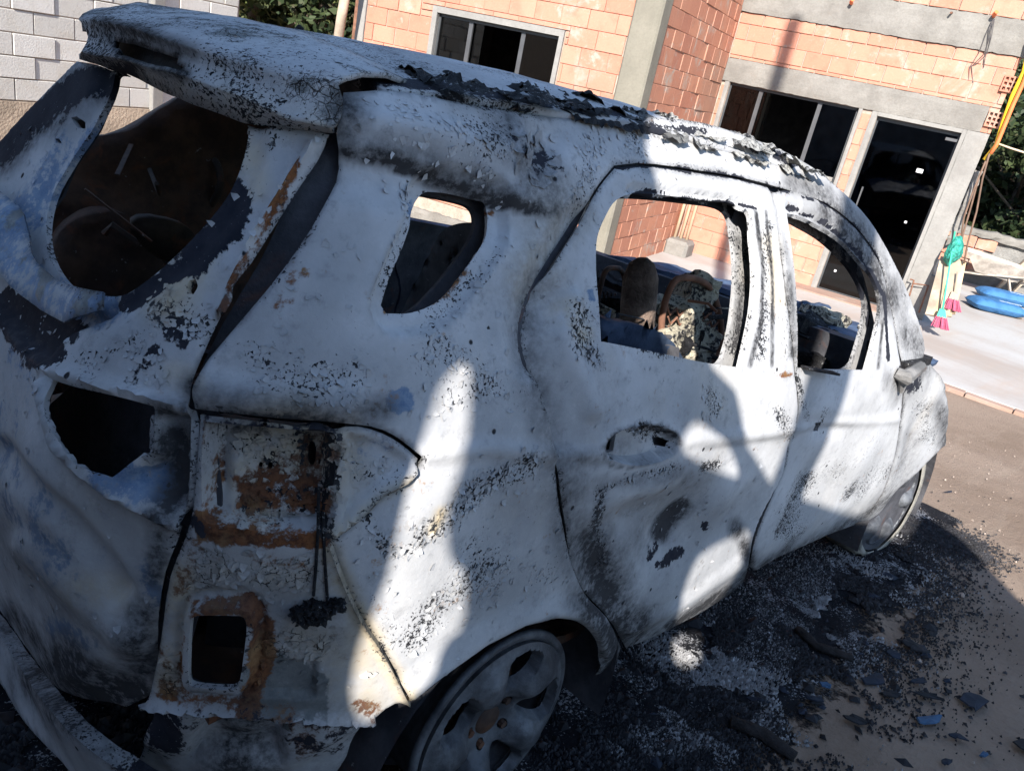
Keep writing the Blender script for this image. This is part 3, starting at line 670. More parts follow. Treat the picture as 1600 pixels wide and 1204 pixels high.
# stains and a little painted shade: (channel, line of points on the body, radius, strength); channel names are mesh attributes
STAINS = [
 # soot
 ('soot_shade', [(540, 168), (545, 215)], 34, .75), ('soot_shade', [(790, 200), (830, 250), (870, 320)], 42, .7),
 ('soot_shade', [(880, 330), (845, 410), (800, 470)], 62, .42), ('soot_shade', [(838, 430), (832, 530), (858, 650), (880, 760), (905, 870)], 36, .62), ('soot_shade', [(905, 480), (960, 640), (930, 700)], 40, .25),
 ('soot_shade', [(890, 720), (990, 705)], 22, .55), ('soot_shade', [(930, 870), (955, 950), (985, 985)], 52, 1.), ('soot_shade', [(885, 740), (905, 850), (950, 900)], 40, .6), ('soot_shade', [(1050, 845), (1066, 822), (1080, 800)], 17, 1.2),
 ('soot_shade', [(1010, 850), (1090, 780)], 52, .4), ('soot_shade', [(940, 760), (930, 800), (945, 840)], 26, .45), ('soot_shade', [(960, 755), (1060, 735)], 13, .5), ('soot_shade', [(985, 810), (1050, 780), (1075, 740)], 12, .42),
 ('soot_shade', [(1160, 830), (1172, 880)], 14, .9), ('soot_shade', [(925, 940), (955, 985), (955, 1050)], 34, 1.1), ('soot_shade', [(900, 945), (930, 970)], 22, .7),
 ('soot_shade', [(305, 640), (430, 652), (530, 660)], 14, .95), ('soot_shade', [(310, 615), (420, 632), (520, 640), (600, 640)], 26, .62), ('soot_shade', [(300, 600), (303, 640)], 20, .9),
 ('soot_shade', [(660, 835), (720, 770), (800, 730), (830, 700)], 26, .22), ('soot_shade', [(760, 690), (845, 720)], 22, .18), ('soot_shade', [(1045, 980), (1150, 915), (1175, 890)], 12, 1.0), ('soot_shade', [(1000, 1005), (1050, 978)], 10, .6),
 ('soot_shade', [(1190, 885), (1260, 855), (1345, 815)], 14, .85), ('soot_shade', [(1300, 330), (1345, 390), (1385, 470)], 34, .9), ('soot_shade', [(1240, 285), (1290, 305), (1340, 355)], 20, .75), ('soot_shade', [(1405, 460), (1425, 560)], 22, .5),
 ('soot_shade', [(1010, 262), (1100, 268), (1220, 295)], 9, .5), ('soot_shade', [(1430, 690), (1405, 750), (1365, 800)], 18, .5), ('soot_shade', [(1410, 600), (1440, 570)], 24, .9), ('soot_shade', [(1470, 640), (1478, 690)], 16, .8), ('soot_shade', [(1340, 815), (1400, 770)], 10, .8),
 ('soot_shade', [(1420, 520), (1440, 560)], 24, .8), ('soot_shade', [(860, 960), (760, 1005)], 7, .45), ('soot_shade', [(1300, 585), (1350, 620)], 18, .1), ('soot_shade', [(1205, 300), (1240, 450), (1246, 580)], 7, .35),
 # tailgate soot
 ('soot_shade', [(262, 690), (268, 760), (258, 800)], 32, 1.), ('soot_shade', [(240, 640), (290, 645)], 18, .9), ('soot_shade', [(250, 840), (240, 900)], 24, .9), ('soot_shade', [(225, 960), (205, 1060)], 36, .9), ('soot_shade', [(95, 1040), (140, 1090), (190, 1110)], 52, 1.1),
 ('soot_shade', [(20, 960), (90, 1040)], 26, .8), ('soot_shade', [(0, 700), (90, 800), (150, 920)], 60, .28), ('soot_shade', [(0, 240), (60, 185), (120, 128), (195, 122)], 30, 1.15), ('char', [(0, 235), (60, 182), (125, 128), (195, 122)], 26, .9), ('char', [(0, 215), (50, 170)], 30, .8), ('soot_shade', [(200, 70), (280, 110)], 18, .9), ('soot_shade', [(160, 50), (240, 75)], 12, .6),
 # char
 ('char', [(360, 310), (345, 360), (300, 400)], 38, 1.), ('char', [(330, 390), (250, 430), (190, 470)], 20, 1.), ('char', [(0, 470), (40, 520), (75, 545)], 34, 1.15), ('char', [(100, 515), (50, 500), (10, 470)], 26, 1.), ('char', [(270, 510), (285, 525)], 26, .62), ('char', [(235, 552), (245, 545)], 12, .8), ('char', [(210, 590), (225, 570)], 22, .5),
 ('char', [(380, 800), (440, 806), (505, 803)], 13, .56), ('char', [(460, 955), (500, 950)], 12, .6), ('char', [(320, 830), (300, 815)], 12, .6), ('char', [(490, 690), (495, 760)], 8, .35), ('chip', [(380, 798), (440, 803), (505, 800)], 18, 1.2), ('chip', [(528, 690), (522, 760), (508, 835)], 9, 1.3), ('soot_shade', [(530, 690), (522, 760), (508, 835)], 9, .55), ('soot_shade', [(322, 662), (430, 672), (522, 678)], 13, .8), ('soot_shade', [(375, 805), (500, 808)], 14, .5), ('chip', [(405, 690), (412, 740)], 12, .9), ('chip', [(470, 680), (475, 740)], 10, .9),
 ('char', [(1036, 890), (1072, 866)], 8, .72), ('char', [(1024, 880), (1042, 862)], 6, .66), ('char', [(1107, 828), (1108, 822)], 7, .9), ('char', [(1415, 580), (1425, 600)], 20, .8), ('char', [(240, 1150), (235, 1180)], 40, .8), ('char', [(320, 1140), (520, 1170)], 60, .45),
 ('char', [(810, 215), (860, 260)], 26, .50), ('char', [(1170, 225), (1240, 255)], 10, .7), ('char', [(980, 195), (1100, 205)], 8, .7),
 ('char', [(992, 298), (1040, 299), (1100, 307), (1160, 317), (1185, 323)], 3.2, 1.2), ('char', [(1234, 323), (1290, 346), (1345, 395), (1382, 465), (1388, 560)], 3., 1.2), ('char', [(966, 262), (1000, 256), (1080, 265), (1150, 276), (1225, 296), (1292, 319), (1336, 352), (1374, 405)], 3., 1.1), ('soot_shade', [(1181, 330), (1192, 420), (1190, 500), (1172, 572)], 3.5, 1.), ('soot_shade', [(1197, 330), (1207, 440), (1206, 570)], 3., .9), ('soot_shade', [(1232, 430), (1238, 500), (1240, 555)], 7, .85), ('soot_shade', [(1380, 500), (1372, 575)], 3., .9),
 ('char', [(320, 640), (325, 660), (430, 668), (528, 676)], 6, .55), ('soot_shade', [(600, 300), (640, 370), (600, 470)], 30, .12), ('soot_shade', [(520, 280), (400, 500)], 30, .22), ('soot_shade', [(560, 340), (500, 470), (420, 560)], 40, .16), ('soot_shade', [(660, 560), (760, 680), (820, 800)], 50, .16), ('soot_shade', [(480, 560), (620, 570)], 40, .18), ('soot_shade', [(1010, 580), (1080, 640), (960, 620)], 40, .14), ('soot_shade', [(330, 300), (240, 470), (150, 600)], 40, .25), ('soot_shade', [(300, 900), (500, 960), (480, 1060)], 70, .42), ('soot_shade', [(330, 690), (500, 720)], 70, .42), ('soot_shade', [(260, 1060), (400, 1100), (560, 1110)], 26, .45), ('rust', [(330, 700), (322, 790)], 9, .62), ('rust', [(505, 700), (512, 790)], 10, .6), ('rust', [(400, 870), (470, 880)], 22, .4), ('soot_shade', [(600, 90), (900, 200)], 40, .2),
 ('soot_shade', [(943, 712), (946, 696), (962, 680), (985, 670), (1010, 666), (1035, 669), (1055, 679), (1061, 692)], 5., 1.1), ('soot_shade', [(1061, 692), (1050, 708), (1020, 722), (985, 730), (955, 728), (943, 712)], 4, .6), ('soot_shade', [(1100, 700), (1160, 692), (1235, 678)], 5, .3), ('soot_shade', [(1250, 672), (1330, 664)], 4, .25),  # dark strokes painting the shaded rim of the handle recess and the door crease
 ('soot_shade', [(0, 760), (60, 880), (140, 1000)], 60, .4), ('soot_shade', [(120, 640), (200, 800), (230, 900)], 40, .3), ('soot_shade', [(800, 480), (850, 420), (880, 360)], 40, .4), ('soot_shade', [(700, 900), (800, 930)], 60, .14), ('soot_shade', [(1090, 900), (1160, 860)], 30, .2), ('soot_shade', [(1000, 960), (1040, 880), (1120, 800)], 30, .28), ('soot_shade', [(960, 600), (900, 700)], 30, .25),
 # blue, bare steel
 ('blue', [(628, 628)], 22, .95), ('blue', [(190, 730), (250, 770)], 26, .8), ('blue', [(225, 880), (245, 940)], 20, .6), ('blue', [(20, 400), (90, 480), (160, 470)], 34, .62), ('blue', [(180, 480), (120, 500)], 30, .55), ('blue', [(0, 480), (60, 640)], 50, .35),
 ('blue', [(0, 640), (60, 760), (110, 870)], 60, .42), ('blue', [(90, 980), (140, 1000)], 22, .55), ('blue', [(340, 330), (355, 290)], 18, .6), ('blue', [(922, 455), (925, 470)], 6, .9), ('blue', [(660, 320), (655, 380), (640, 420)], 16, .66), ('blue', [(340, 700), (345, 760)], 26, .42),
 ('blue', [(700, 1000), (760, 960)], 10, .3), ('blue', [(600, 700), (560, 720)], 20, .32), ('blue', [(160, 190), (100, 250), (30, 330)], 34, .55),
 # bare grey metal
 ('bare', [(420, 770), (430, 700)], 40, .4), ('bare', [(600, 440), (625, 410)], 12, .5), ('bare', [(400, 1050), (490, 1060), (490, 1100), (400, 1090)], 30, .75), ('bare', [(230, 90), (420, 120)], 30, .3), ('bare', [(390, 1150), (440, 1160)], 40, .7), ('bare', [(1062, 752), (1068, 756)], 9, .4), ('bare', [(200, 70), (480, 160)], 24, .32),
 # rust
 ('rust', [(375, 775), (440, 768), (495, 785)], 30, 1.0), ('rust', [(440, 730), (490, 760), (505, 720)], 30, .6), ('rust', [(320, 828), (400, 842), (505, 842)], 15, 1.05), ('rust', [(420, 755), (480, 740), (484, 700)], 34, .52), ('rust', [(330, 835), (420, 850), (500, 846)], 11, .95), ('rust', [(440, 1135), (480, 1180)], 40, .6), ('rust', [(255, 1000), (262, 1080)], 16, .5), ('rust', [(300, 850), (285, 930)], 18, .42), ('rust', [(310, 815), (340, 835), (430, 845), (500, 840)], 16, .85), ('rust', [(390, 938), (412, 975), (408, 1050), (385, 1100)], 19, 1.1), ('rust', [(310, 945), (390, 938)], 12, .8), ('rust', [(290, 980), (285, 1040), (280, 1080)], 12, .65), ('rust', [(250, 1085), (400, 1102)], 12, .65),
 ('rust', [(470, 250), (430, 330), (380, 420), (345, 490)], 7, .85), ('rust', [(455, 440), (440, 480)], 22, .5), ('rust', [(475, 425), (450, 470)], 12, .55), ('rust', [(612, 483), (690, 470), (740, 420)], 5, .6), ('rust', [(560, 1100), (580, 1110)], 14, .6), ('rust', [(790, 325)], 7, .7), ('rust', [(1210, 586), (1235, 586)], 6, .7), ('rust', [(320, 660), (318, 690)], 9, .6), ('rust', [(420, 1150), (520, 1150)], 34, .5), ('rust', [(1050, 990), (1120, 945)], 8, .5),
 # cream
 ('cream', [(885, 490), (905, 520)], 18, .9), ('cream', [(510, 850), (545, 930), (590, 1010), (640, 1095)], 16, 1.), ('cream', [(520, 830), (640, 750)], 9, .8), ('cream', [(290, 420), (260, 470), (310, 400)], 40, .8), ('cream', [(400, 760), (440, 690), (490, 720)], 60, 1.), ('cream', [(280, 900), (260, 1060)], 26, .8), ('cream', [(340, 900), (500, 900)], 30, .35), ('cream', [(480, 1000), (560, 1080)], 40, .5), ('cream', [(560, 1000), (570, 1090)], 26, .6), ('cream', [(676, 830), (690, 800)], 10, 1.), ('cream', [(380, 220), (400, 290)], 26, .6), ('cream', [(310, 600), (270, 580)], 18, .5),
 ('cream', [(1100, 560), (1120, 620)], 40, .2), ('cream', [(1205, 380), (1215, 470)], 14, .7), ('cream', [(140, 910), (190, 930)], 24, .6), ('cream', [(200, 110), (500, 200)], 30, .35), ('cream', [(880, 330), (820, 440)], 40, .45),
 # specks
 ('chip', [(828, 722), (750, 762), (700, 812), (665, 835)], 22, .85), ('chip', [(662, 838), (650, 858), (610, 862), (585, 835), (578, 810)], 10, .85), ('chip', [(400, 560), (460, 590), (560, 600)], 40, .42), ('chip', [(690, 545), (760, 600), (700, 620)], 40, .35), ('chip', [(900, 490), (905, 540), (930, 560)], 20, .75), ('chip', [(650, 300), (640, 380), (610, 440)], 20, .45), ('chip', [(600, 150), (700, 190), (760, 220)], 40, .35), ('chip', [(930, 210), (905, 330)], 26, .45), ('chip', [(990, 200), (1010, 270)], 22, .35),
 ('chip', [(745, 430), (690, 490)], 18, .4), ('chip', [(940, 770), (935, 830), (950, 880)], 12, .62), ('chip', [(945, 765), (990, 745), (1060, 725)], 9, .55), ('chip', [(1000, 668), (1040, 682)], 14, .75), ('chip', [(1110, 610), (1120, 640)], 16, .6), ('chip', [(1100, 730), (1120, 725)], 10, .6), ('chip', [(760, 900), (700, 930), (640, 1000)], 30, .4), ('chip', [(720, 870), (860, 900)], 30, .25), ('chip', [(1215, 640), (1235, 680)], 12, .5), ('chip', [(1270, 760), (1230, 830)], 24, .6), ('chip', [(1300, 740), (1350, 700)], 30, .3), ('chip', [(1330, 770), (1390, 730)], 20, .5), ('chip', [(1245, 590), (1265, 660)], 8, .5),
 ('chip', [(550, 700), (570, 740), (610, 730)], 24, .4), ('chip', [(330, 680), (420, 760), (480, 700)], 40, .35), ('chip', [(300, 60), (480, 150)], 40, .42), ('chip', [(260, 490), (310, 510)], 34, .7), ('chip', [(210, 540), (240, 580)], 30, .5), ('chip', [(150, 560), (100, 590)], 30, .25), ('chip', [(1290, 640), (1285, 670)], 8, .6), ('chip', [(1200, 350), (1195, 480), (1185, 560)], 9, .55), ('chip', [(1225, 350), (1232, 560)], 9, .3), ('chip', [(1440, 640), (1460, 700)], 18, .4), ('chip', [(640, 820), (600, 900), (600, 1000)], 30, .25), ('chip', [(800, 880), (730, 960)], 24, .3),
 # crackle
 ('crack', [(330, 890), (420, 900), (500, 890)], 34, 0.65), ('crack', [(250, 1000), (270, 1080)], 22, 0.50), ('crack', [(380, 700), (400, 740), (460, 720)], 34, 0.58), ('crack', [(430, 1000), (500, 1010)], 34, 0.43), ('crack', [(640, 170), (700, 230)], 40, 0.25), ('crack', [(1030, 215), (960, 260)], 40, 0.36), ('crack', [(400, 130), (500, 170)], 30, 0.36), ('crack', [(470, 250), (340, 500)], 10, 0.36),
]
CHANNELS = ('soot_shade', 'char', 'blue', 'bare', 'rust', 'cream', 'chip', 'crack')
def stain(me, P, only=None, extra=None):
    uv = proj_car(P); wob = fbm(P, 9, 3, 5.); 
    out = {c: np.zeros(len(P)) for c in CHANNELS}
    for ch, line, r, s in STAINS:
        L = np.array(line, float); lo, hi = L.min(0) - 2 * r, L.max(0) + 2 * r
        m = (uv[:, 0] > lo[0]) & (uv[:, 0] < hi[0]) & (uv[:, 1] > lo[1]) & (uv[:, 1] < hi[1])
        if not m.any(): continue
        d = (dist_line(uv[m], L, False) if len(L) > 1 else np.hypot(*(uv[m] - L[0]).T)) * (1 + .35 * wob[m])
        out[ch][m] = np.maximum(out[ch][m], s * (1 - (sstep(0, r * 1.75, d) if ch in ('chip', 'crack', 'soot_shade', 'cream', 'blue', 'bare') and r > 8 else sstep(r * .3, r * 1.4, d))))
    if extra: extra(P, uv, out)
    for c in CHANNELS:
        a = me.attributes.new(c, 'FLOAT', 'POINT'); a.data.foreach_set('value', out[c].astype(np.float32))

def gauss(uv, c, r, ang=0.):
    d = uv - np.array(c, float); ca, sa = math.cos(ang), math.sin(ang); a = (d[:, 0] * ca + d[:, 1] * sa) / r[0]; b = (-d[:, 0] * sa + d[:, 1] * ca) / r[1]
    return np.exp(-(a * a + b * b))
def panel(name, outline, holes=(), parent=None, step=.011, gap=.0024, thick=.010, disp=None, off=0., edge=.0035, flange=None, extra=None, mats=None, sz=None, soot_edges=.55, round_holes=2, mirror=False, creases=()):
    """a pressed steel panel lying on the body surface; outline and holes are measured points"""
    O = to_sz(spline(outline, n=3)) if sz is None else np.array(outline, float)
    HH = [(smooth_poly(to_sz(h), round_holes) if round_holes else to_sz(spline(h, n=4, corner=50))) if sz is None else np.array(h) for h in holes]
    v, f, OD, HD = triangulate(O, HH, step, gap, lines=[to_sz(c) for c in creases])
    d_e = dist_line(v, OD, True, .05); d_h = np.full(len(v), 9.)
    for h in HD: d_h = np.minimum(d_h, dist_line(v, h, True, .05))
    P0 = surf(v); N = surf_n(v); uv = proj_car(P0)
    h = np.full(len(v), off) - edge * (1 - sstep(0, .006, d_e))
    if flange:
        wd, dp = flange; h -= dp * (1 - sstep(wd * .72, wd, d_h)) + .004 * (1 - sstep(0, .012, d_h))
    if disp is not None: h = h + disp(v, uv, P0)
    P = P0 + N * h[:, None]
    P += N * (.0004 * fbm(P0, 14, 2, 1.)[:, None] + .0007 * fbm(P0, 3.2, 2, 4.)[:, None])
    if mirror: P = P * [1, -1, 1]; f = f[:, ::-1]
    me = mesh_data(name, P, f); 
    def ex(P_, uv_, out):
        out['soot_shade'] = np.maximum(out['soot_shade'], soot_edges * (1 - sstep(0, .006, d_e)))
        out['chip'] = np.maximum(out['chip'], .4 * (1 - sstep(0, .018, np.minimum(d_e, d_h))))
        if extra: extra(P_, uv_, out, d_e, d_h, v)
    stain(me, P0 if not mirror else P, extra=ex)
    at = me.attributes.new('rim_distance', 'FLOAT', 'POINT'); at.data.foreach_set('value', np.minimum(np.minimum(d_e, d_h), 1).astype(np.float32))
    o = link_mesh(name, me, mats or [M_BURNT, M_SOOT], parent or car, True)
    if thick:
        md = o.modifiers.new('thickness', 'SOLIDIFY'); md.thickness = thick; md.offset = -1; md.material_offset = 1 if len(me.materials) > 1 else 0; md.material_offset_rim = 0
        es = o.modifiers.new('crisp_edges', 'EDGE_SPLIT'); es.split_angle = math.radians(62)
    return o

# ---- outlines
QUARTER = [(536, 140), (610, 136), (700, 152), (800, 170), (900, 182), (1000, 193), (1016, 180), (1100, 190), (1170, 212), (1250, 246), (1312, 292), (1362, 345), (1392, 396), (1415, 443), (1438, 505), (1447, 545), (1440, 575), (1416, 588),
           (1404, 540), (1392, 470), (1374, 405), (1336, 352), (1292, 318), (1225, 295), (1150, 276), (1080, 265), (1000, 256), (962, 260), (938, 290), (905, 350), (866, 412), (836, 468), (825, 522), (831, 562), (849, 612), (866, 680), (872, 740), (884, 820), (899, 890), (918, 930), (948, 962),
           (972, 1010), (948, 1052), (925, 1062), (935, 1025), (922, 988), (902, 973), (870, 968), (820, 980), (760, 1010), (690, 1060), (640, 1100), (600, 1020), (562, 962), (536, 905), (515, 846), (540, 830), (600, 775), (650, 740), (657, 716), (640, 700), (600, 675), (540, 664), (430, 655), (305, 641), (303, 608), (318, 565), (338, 540), (372, 500), (440, 418), (505, 318), (532, 252), (524, 212)]
QWIN = [(690, 291), (704, 291), (762, 304), (781, 311), (787, 325), (784, 352), (760, 388), (735, 423), (692, 471), (655, 486), (613, 487), (604, 474), (612, 448), (641, 380), (672, 308)]
RDOOR = [(962, 260), (1000, 256), (1080, 265), (1150, 276), (1200, 289), (1207, 300), (1222, 400), (1238, 520), (1244, 584), (1246, 659), (1237, 680), (1226, 738), (1200, 795), (1181, 843), (1171, 886), (1166, 903), (1150, 920), (1100, 955), (1060, 977), (1000, 1006), (978, 1014), (948, 962), (918, 930), (899, 890), (884, 820), (872, 740), (866, 680), (849, 612), (831, 562), (825, 522), (836, 468), (866, 412), (905, 350), (938, 290)]
RWIN = [(939, 533), (936, 480), (931, 400), (933, 372), (945, 340), (964, 312), (988, 302), (1040, 303), (1113, 312), (1154, 318), (1168, 330), (1174, 375), (1178, 420), (1176, 475), (1166, 530), (1156, 574), (1100, 566), (1052, 556), (1000, 545)]
FDOOR = [(1207, 300), (1225, 295), (1292, 318), (1336, 352), (1374, 405), (1392, 470), (1404, 540), (1412, 590), (1408, 660), (1398, 720), (1375, 780), (1346, 816), (1300, 836), (1240, 862), (1180, 893), (1171, 886), (1181, 843), (1200, 795), (1226, 738), (1237, 680), (1246, 659), (1244, 584), (1238, 520), (1222, 400)]
FWIN = [(1229, 333), (1250, 338), (1270, 348), (1300, 365), (1330, 390), (1358, 424), (1373, 458), (1375, 480), (1371, 506), (1362, 545), (1353, 578), (1300, 577), (1246, 574), (1246, 500), (1243, 440), (1236, 380)]
FENDER = [(1416, 588), (1440, 575), (1450, 560), (1478, 600), (1484, 650), (1478, 695), (1466, 703), (1440, 734), (1402, 768), (1358, 814), (1346, 816), (1375, 780), (1398, 720), (1408, 660)]
REAR = [(310, 645), (430, 658), (528, 667), (540, 664), (600, 675), (640, 700), (657, 716), (650, 740), (600, 775), (540, 830), (515, 846), (536, 905), (562, 962), (600, 1020), (640, 1100), (618, 1103), (580, 1130), (470, 1124), (350, 1115), (225, 1106), (240, 1040), (247, 1000), (262, 900), (292, 820), (304, 720)]
TGATE = [(118, 92), (200, 108), (300, 150), (400, 190), (470, 196), (516, 206), (508, 232), (470, 292), (420, 370), (370, 450), (338, 510), (318, 555), (299, 606), (300, 660), (288, 820), (258, 900), (243, 1000), (228, 1060), (212, 1112), (170, 1130), (120, 1110), (60, 1040), (0, 955), (-60, 860), (-110, 700), (-110, 560), (-100, 420), (-70, 330), (0, 215), (60, 150)]
TWIN = [(170, 104), (210, 112), (290, 142), (350, 168), (376, 182), (382, 198), (380, 218), (372, 250), (352, 296), (318, 340), (270, 390), (215, 436), (178, 457), (140, 455), (100, 444), (78, 420), (66, 395), (60, 350), (70, 300), (100, 245), (140, 185), (165, 130)]
TPLATE = [(92, 594), (110, 600), (200, 622), (243, 634), (243, 706), (232, 708), (186, 741), (150, 715), (118, 672), (98, 628)]

def rear_arch_flare(uv): 
    d = dpx(uv, [(640, 1100), (690, 1060), (760, 1010), (820, 980), (870, 968), (902, 973), (922, 988), (935, 1025)], False); return .012 * (1 - sstep(10, 46, d)) * sstep(0, 12, d)
def quarter_step(uv):
    L = np.array([(500, 236), (560, 244), (620, 256), (680, 274), (740, 295), (800, 318), (850, 334), (878, 322)], float)
    yl = np.interp(uv[:, 0], L[:, 0], L[:, 1]); d = uv[:, 1] - yl
    return sstep(-14, 4, d) * (1 - sstep(20, 90, d)) * sstep(490, 540, uv[:, 0]) * (1 - sstep(800, 880, uv[:, 0]))
def quarter_disp(v, uv, P):
    h = .018 * gauss(uv, (640, 205), (190, 26), .20) - .020 * quarter_step(uv)
    h += rear_arch_flare(uv)
    h += .014 * (1 - sstep(0, 46, dpx(uv, [(300, 612), (430, 628), (540, 632)], False)))
    h += -.012 * gauss(uv, (795, 820), (80, 55), -.6) + .008 * (1 - sstep(0, 22, dpx(uv, [(655, 712), (760, 700), (868, 712)], False)))
    h += -.020 * gauss(uv, (848, 235), (28, 40), .4) + .010 * gauss(uv, (815, 225), (14, 40), -.25)
    h -= .018 * (1 - sstep(4, 44, dpx(uv, [(905, 352), (866, 412), (836, 468), (825, 522), (831, 562)], False))) * (uv[:, 1] > 300)
    h -= .010 * gauss(uv, (580, 800), (30, 60), .5)
    return h
def quarter_soot(P, uv, o, de, dh, v):
    L = np.array([(500, 236), (560, 244), (620, 256), (680, 274), (740, 295), (800, 318), (850, 334), (878, 322)], float)
    yl = np.interp(uv[:, 0], L[:, 0], L[:, 1]); d = yl - uv[:, 1] + 5 * fbm(P, 18, 3); fx = sstep(500, 540, uv[:, 0]) * (1 - sstep(840, 890, uv[:, 0]))
    o['soot_shade'] = np.maximum(o['soot_shade'], fx * np.where(d > 0, 1.05 * np.exp(-(d / 34.) ** 1.4), 1.05 * np.exp(-(d / 5.) ** 2)))
    ring = np.exp(-((dh - .031) / .0045) ** 2); o['soot_shade'] = np.maximum(o['soot_shade'], .30 * ring); o['chip'] = np.maximum(o['chip'], .30 * np.exp(-((dh - .024) / .012) ** 2) * (fbm(P, 11, 3) > -.05))
quarter = panel('body_side', QUARTER, [QWIN], disp=quarter_disp, flange=(.030, .014), round_holes=0, step=.0075, extra=quarter_soot)
def ell(q): return [(1003 + 58 * q * math.cos(t) * math.cos(-.12) - 31 * q * math.sin(t) * math.sin(-.12), 695 + 58 * q * math.cos(t) * math.sin(-.12) + 31 * q * math.sin(t) * math.cos(-.12)) for t in np.linspace(0, 2 * np.pi, 41)[:-1]]
def rdoor_disp(v, uv, P):
    c = np.array([1003, 695]); ca, sa = math.cos(-.12), math.sin(-.12); d = uv - c; a = (d[:, 0] * ca + d[:, 1] * sa) / 58; b = (-d[:, 0] * sa + d[:, 1] * ca) / 31; q = np.hypot(a, b)
    h = -.030 * (1 - sstep(.80, 1.0, q)) + .003 * np.exp(-((q - 1.05) / .12) ** 2)
    h += .006 * (1 - sstep(0, 16, dpx(uv, [(872, 712), (950, 708), (1080, 688), (1240, 672)], False))) * sstep(1, 1.3, q)
    h -= .045 * gauss(uv, (1060, 830), (70, 36), -.85) + .022 * gauss(uv, (985, 800), (60, 40), -.5) - .020 * gauss(uv, (1000, 770), (75, 22), -.45)
    h += .014 * gauss(uv, (1120, 790), (80, 20), -.75) - .016 * gauss(uv, (1165, 800), (30, 70), .3)
    h -= .020 * (1 - sstep(6, 60, dpx(uv, [(836, 468), (825, 522), (831, 562), (849, 612), (866, 680)], False)))
    h += .012 * (1 - sstep(0, 26, dpx(uv, [(895, 470), (885, 520), (900, 570), (925, 640)], False)))
    h -= .020 * gauss(uv, (935, 900), (30, 60), -.3)
    h += .010 * (1 - sstep(0, 14, dpx(uv, [(985, 985), (1060, 945), (1160, 880)], False)))
    h -= .012 * (1 - sstep(3, 8, dpx(uv, [(985, 296), (1030, 297), (1100, 306), (1165, 317), (1184, 322)], False)))
    return h
HOLE_A = [(953, 690), (982, 685), (978, 712), (950, 719)]; HOLE_B = [(1038, 690), (1046, 688), (1055, 692), (1050, 702), (1041, 703)]
rdoor = panel('rear_door', RDOOR, [RWIN, HOLE_A, HOLE_B], disp=rdoor_disp, round_holes=0, step=.0075, creases=[ell(1.0), ell(.80)])
def fdoor_disp(v, uv, P):
    h = -.016 * gauss(uv, (1290, 760), (60, 60)) + .012 * gauss(uv, (1340, 730), (20, 80), .5) - .018 * gauss(uv, (1255, 780), (16, 80), .45)
    h -= .014 * gauss(uv, (1290, 668), (28, 16)); h += .006 * (1 - sstep(0, 10, dpx(uv, [(1245, 672), (1300, 662), (1400, 655)], False)))
    h -= .010 * (1 - sstep(2, 6, dpx(uv, [(1232, 325), (1270, 338), (1320, 372), (1358, 415)], False)))
    return h
fdoor = panel('front_door', FDOOR, [FWIN, [(1277, 662), (1287, 661), (1285, 676), (1276, 676)]], disp=fdoor_disp, step=.010, round_holes=0)
def fender_disp(v, uv, P):
    return -.02 * gauss(uv, (1430, 680), (12, 60), .3) + .015 * gauss(uv, (1450, 640), (16, 30)) + .012 * fbm(P, 7, 2) * sstep(1440, 1470, uv[:, 0])
fender = panel('front_fender', FENDER, disp=fender_disp, step=.02)

LAMP = [(320, 658), (430, 668), (526, 676), (524, 720), (512, 830), (430, 832), (316, 816)]
VENT = [(305, 962), (308, 953), (318, 949), (376, 949), (385, 952), (389, 962), (388, 985), (379, 1050), (375, 1060), (366, 1064), (312, 1060), (303, 1056), (301, 1046)]
def rear_disp(v, uv, P):
    d = dpx(uv, LAMP); ins = in_poly(uv, LAMP)
    h = -.050 * np.where(ins, sstep(0, 8, d), 0)
    h += np.where(ins, .022 * gauss(uv, (430, 810), (120, 22)), 0)
    h += np.where(ins, .014 * gauss(uv, (355, 740), (22, 45)), 0) - np.where(ins, .010 * gauss(uv, (495, 720), (14, 50)), 0)
    h += .010 * (1 - sstep(0, 13, dpx(uv, [(515, 850), (536, 905), (562, 962), (600, 1020), (640, 1100)], False))) + .012 * (1 - sstep(0, 12, dpx(uv, [(520, 835), (600, 780), (655, 735)], False)))
    h -= .012 * np.where(in_poly(uv, [(535, 670), (600, 680), (650, 715), (640, 738), (530, 825)]), 1, 0) * sstep(0, 20, dpx(uv, [(535, 670), (600, 680), (650, 715), (640, 738), (530, 825)]))
    dv = dpx(uv, VENT); inv = in_poly(uv, VENT)
    h += .016 * (1 - sstep(9, 14, dv)) - .007 * (1 - sstep(0, 7, np.abs(dv - 24)))
    h -= .010 * np.where(in_poly(uv, [(412, 1030), (495, 1034), (490, 1090), (405, 1086)]), 1, 0)
    h += .016 * (1 - sstep(0, 9, dpx(uv, [(225, 1100), (350, 1110), (470, 1119), (580, 1124)], False)))
    h -= .02 * gauss(uv, (455, 880), (40, 14), .1) * 0
    return h
rear = panel('rear_corner_panel', REAR, [VENT, [(489, 704), (504, 708), (500, 748), (487, 742)], [(407, 660), (418, 660), (416, 670), (408, 669)], [(395, 739), (402, 740), (400, 752), (394, 750)], [(412, 738), (421, 741), (419, 752), (411, 751)], [(507, 732), (511, 734), (509, 744), (505, 742)], [(516, 845), (523, 848), (521, 857), (513, 855)]], disp=rear_disp, step=.006, round_holes=1, creases=[LAMP, inset(LAMP, 9), inset(VENT, -10), inset(VENT, -15), inset(VENT, -3)])
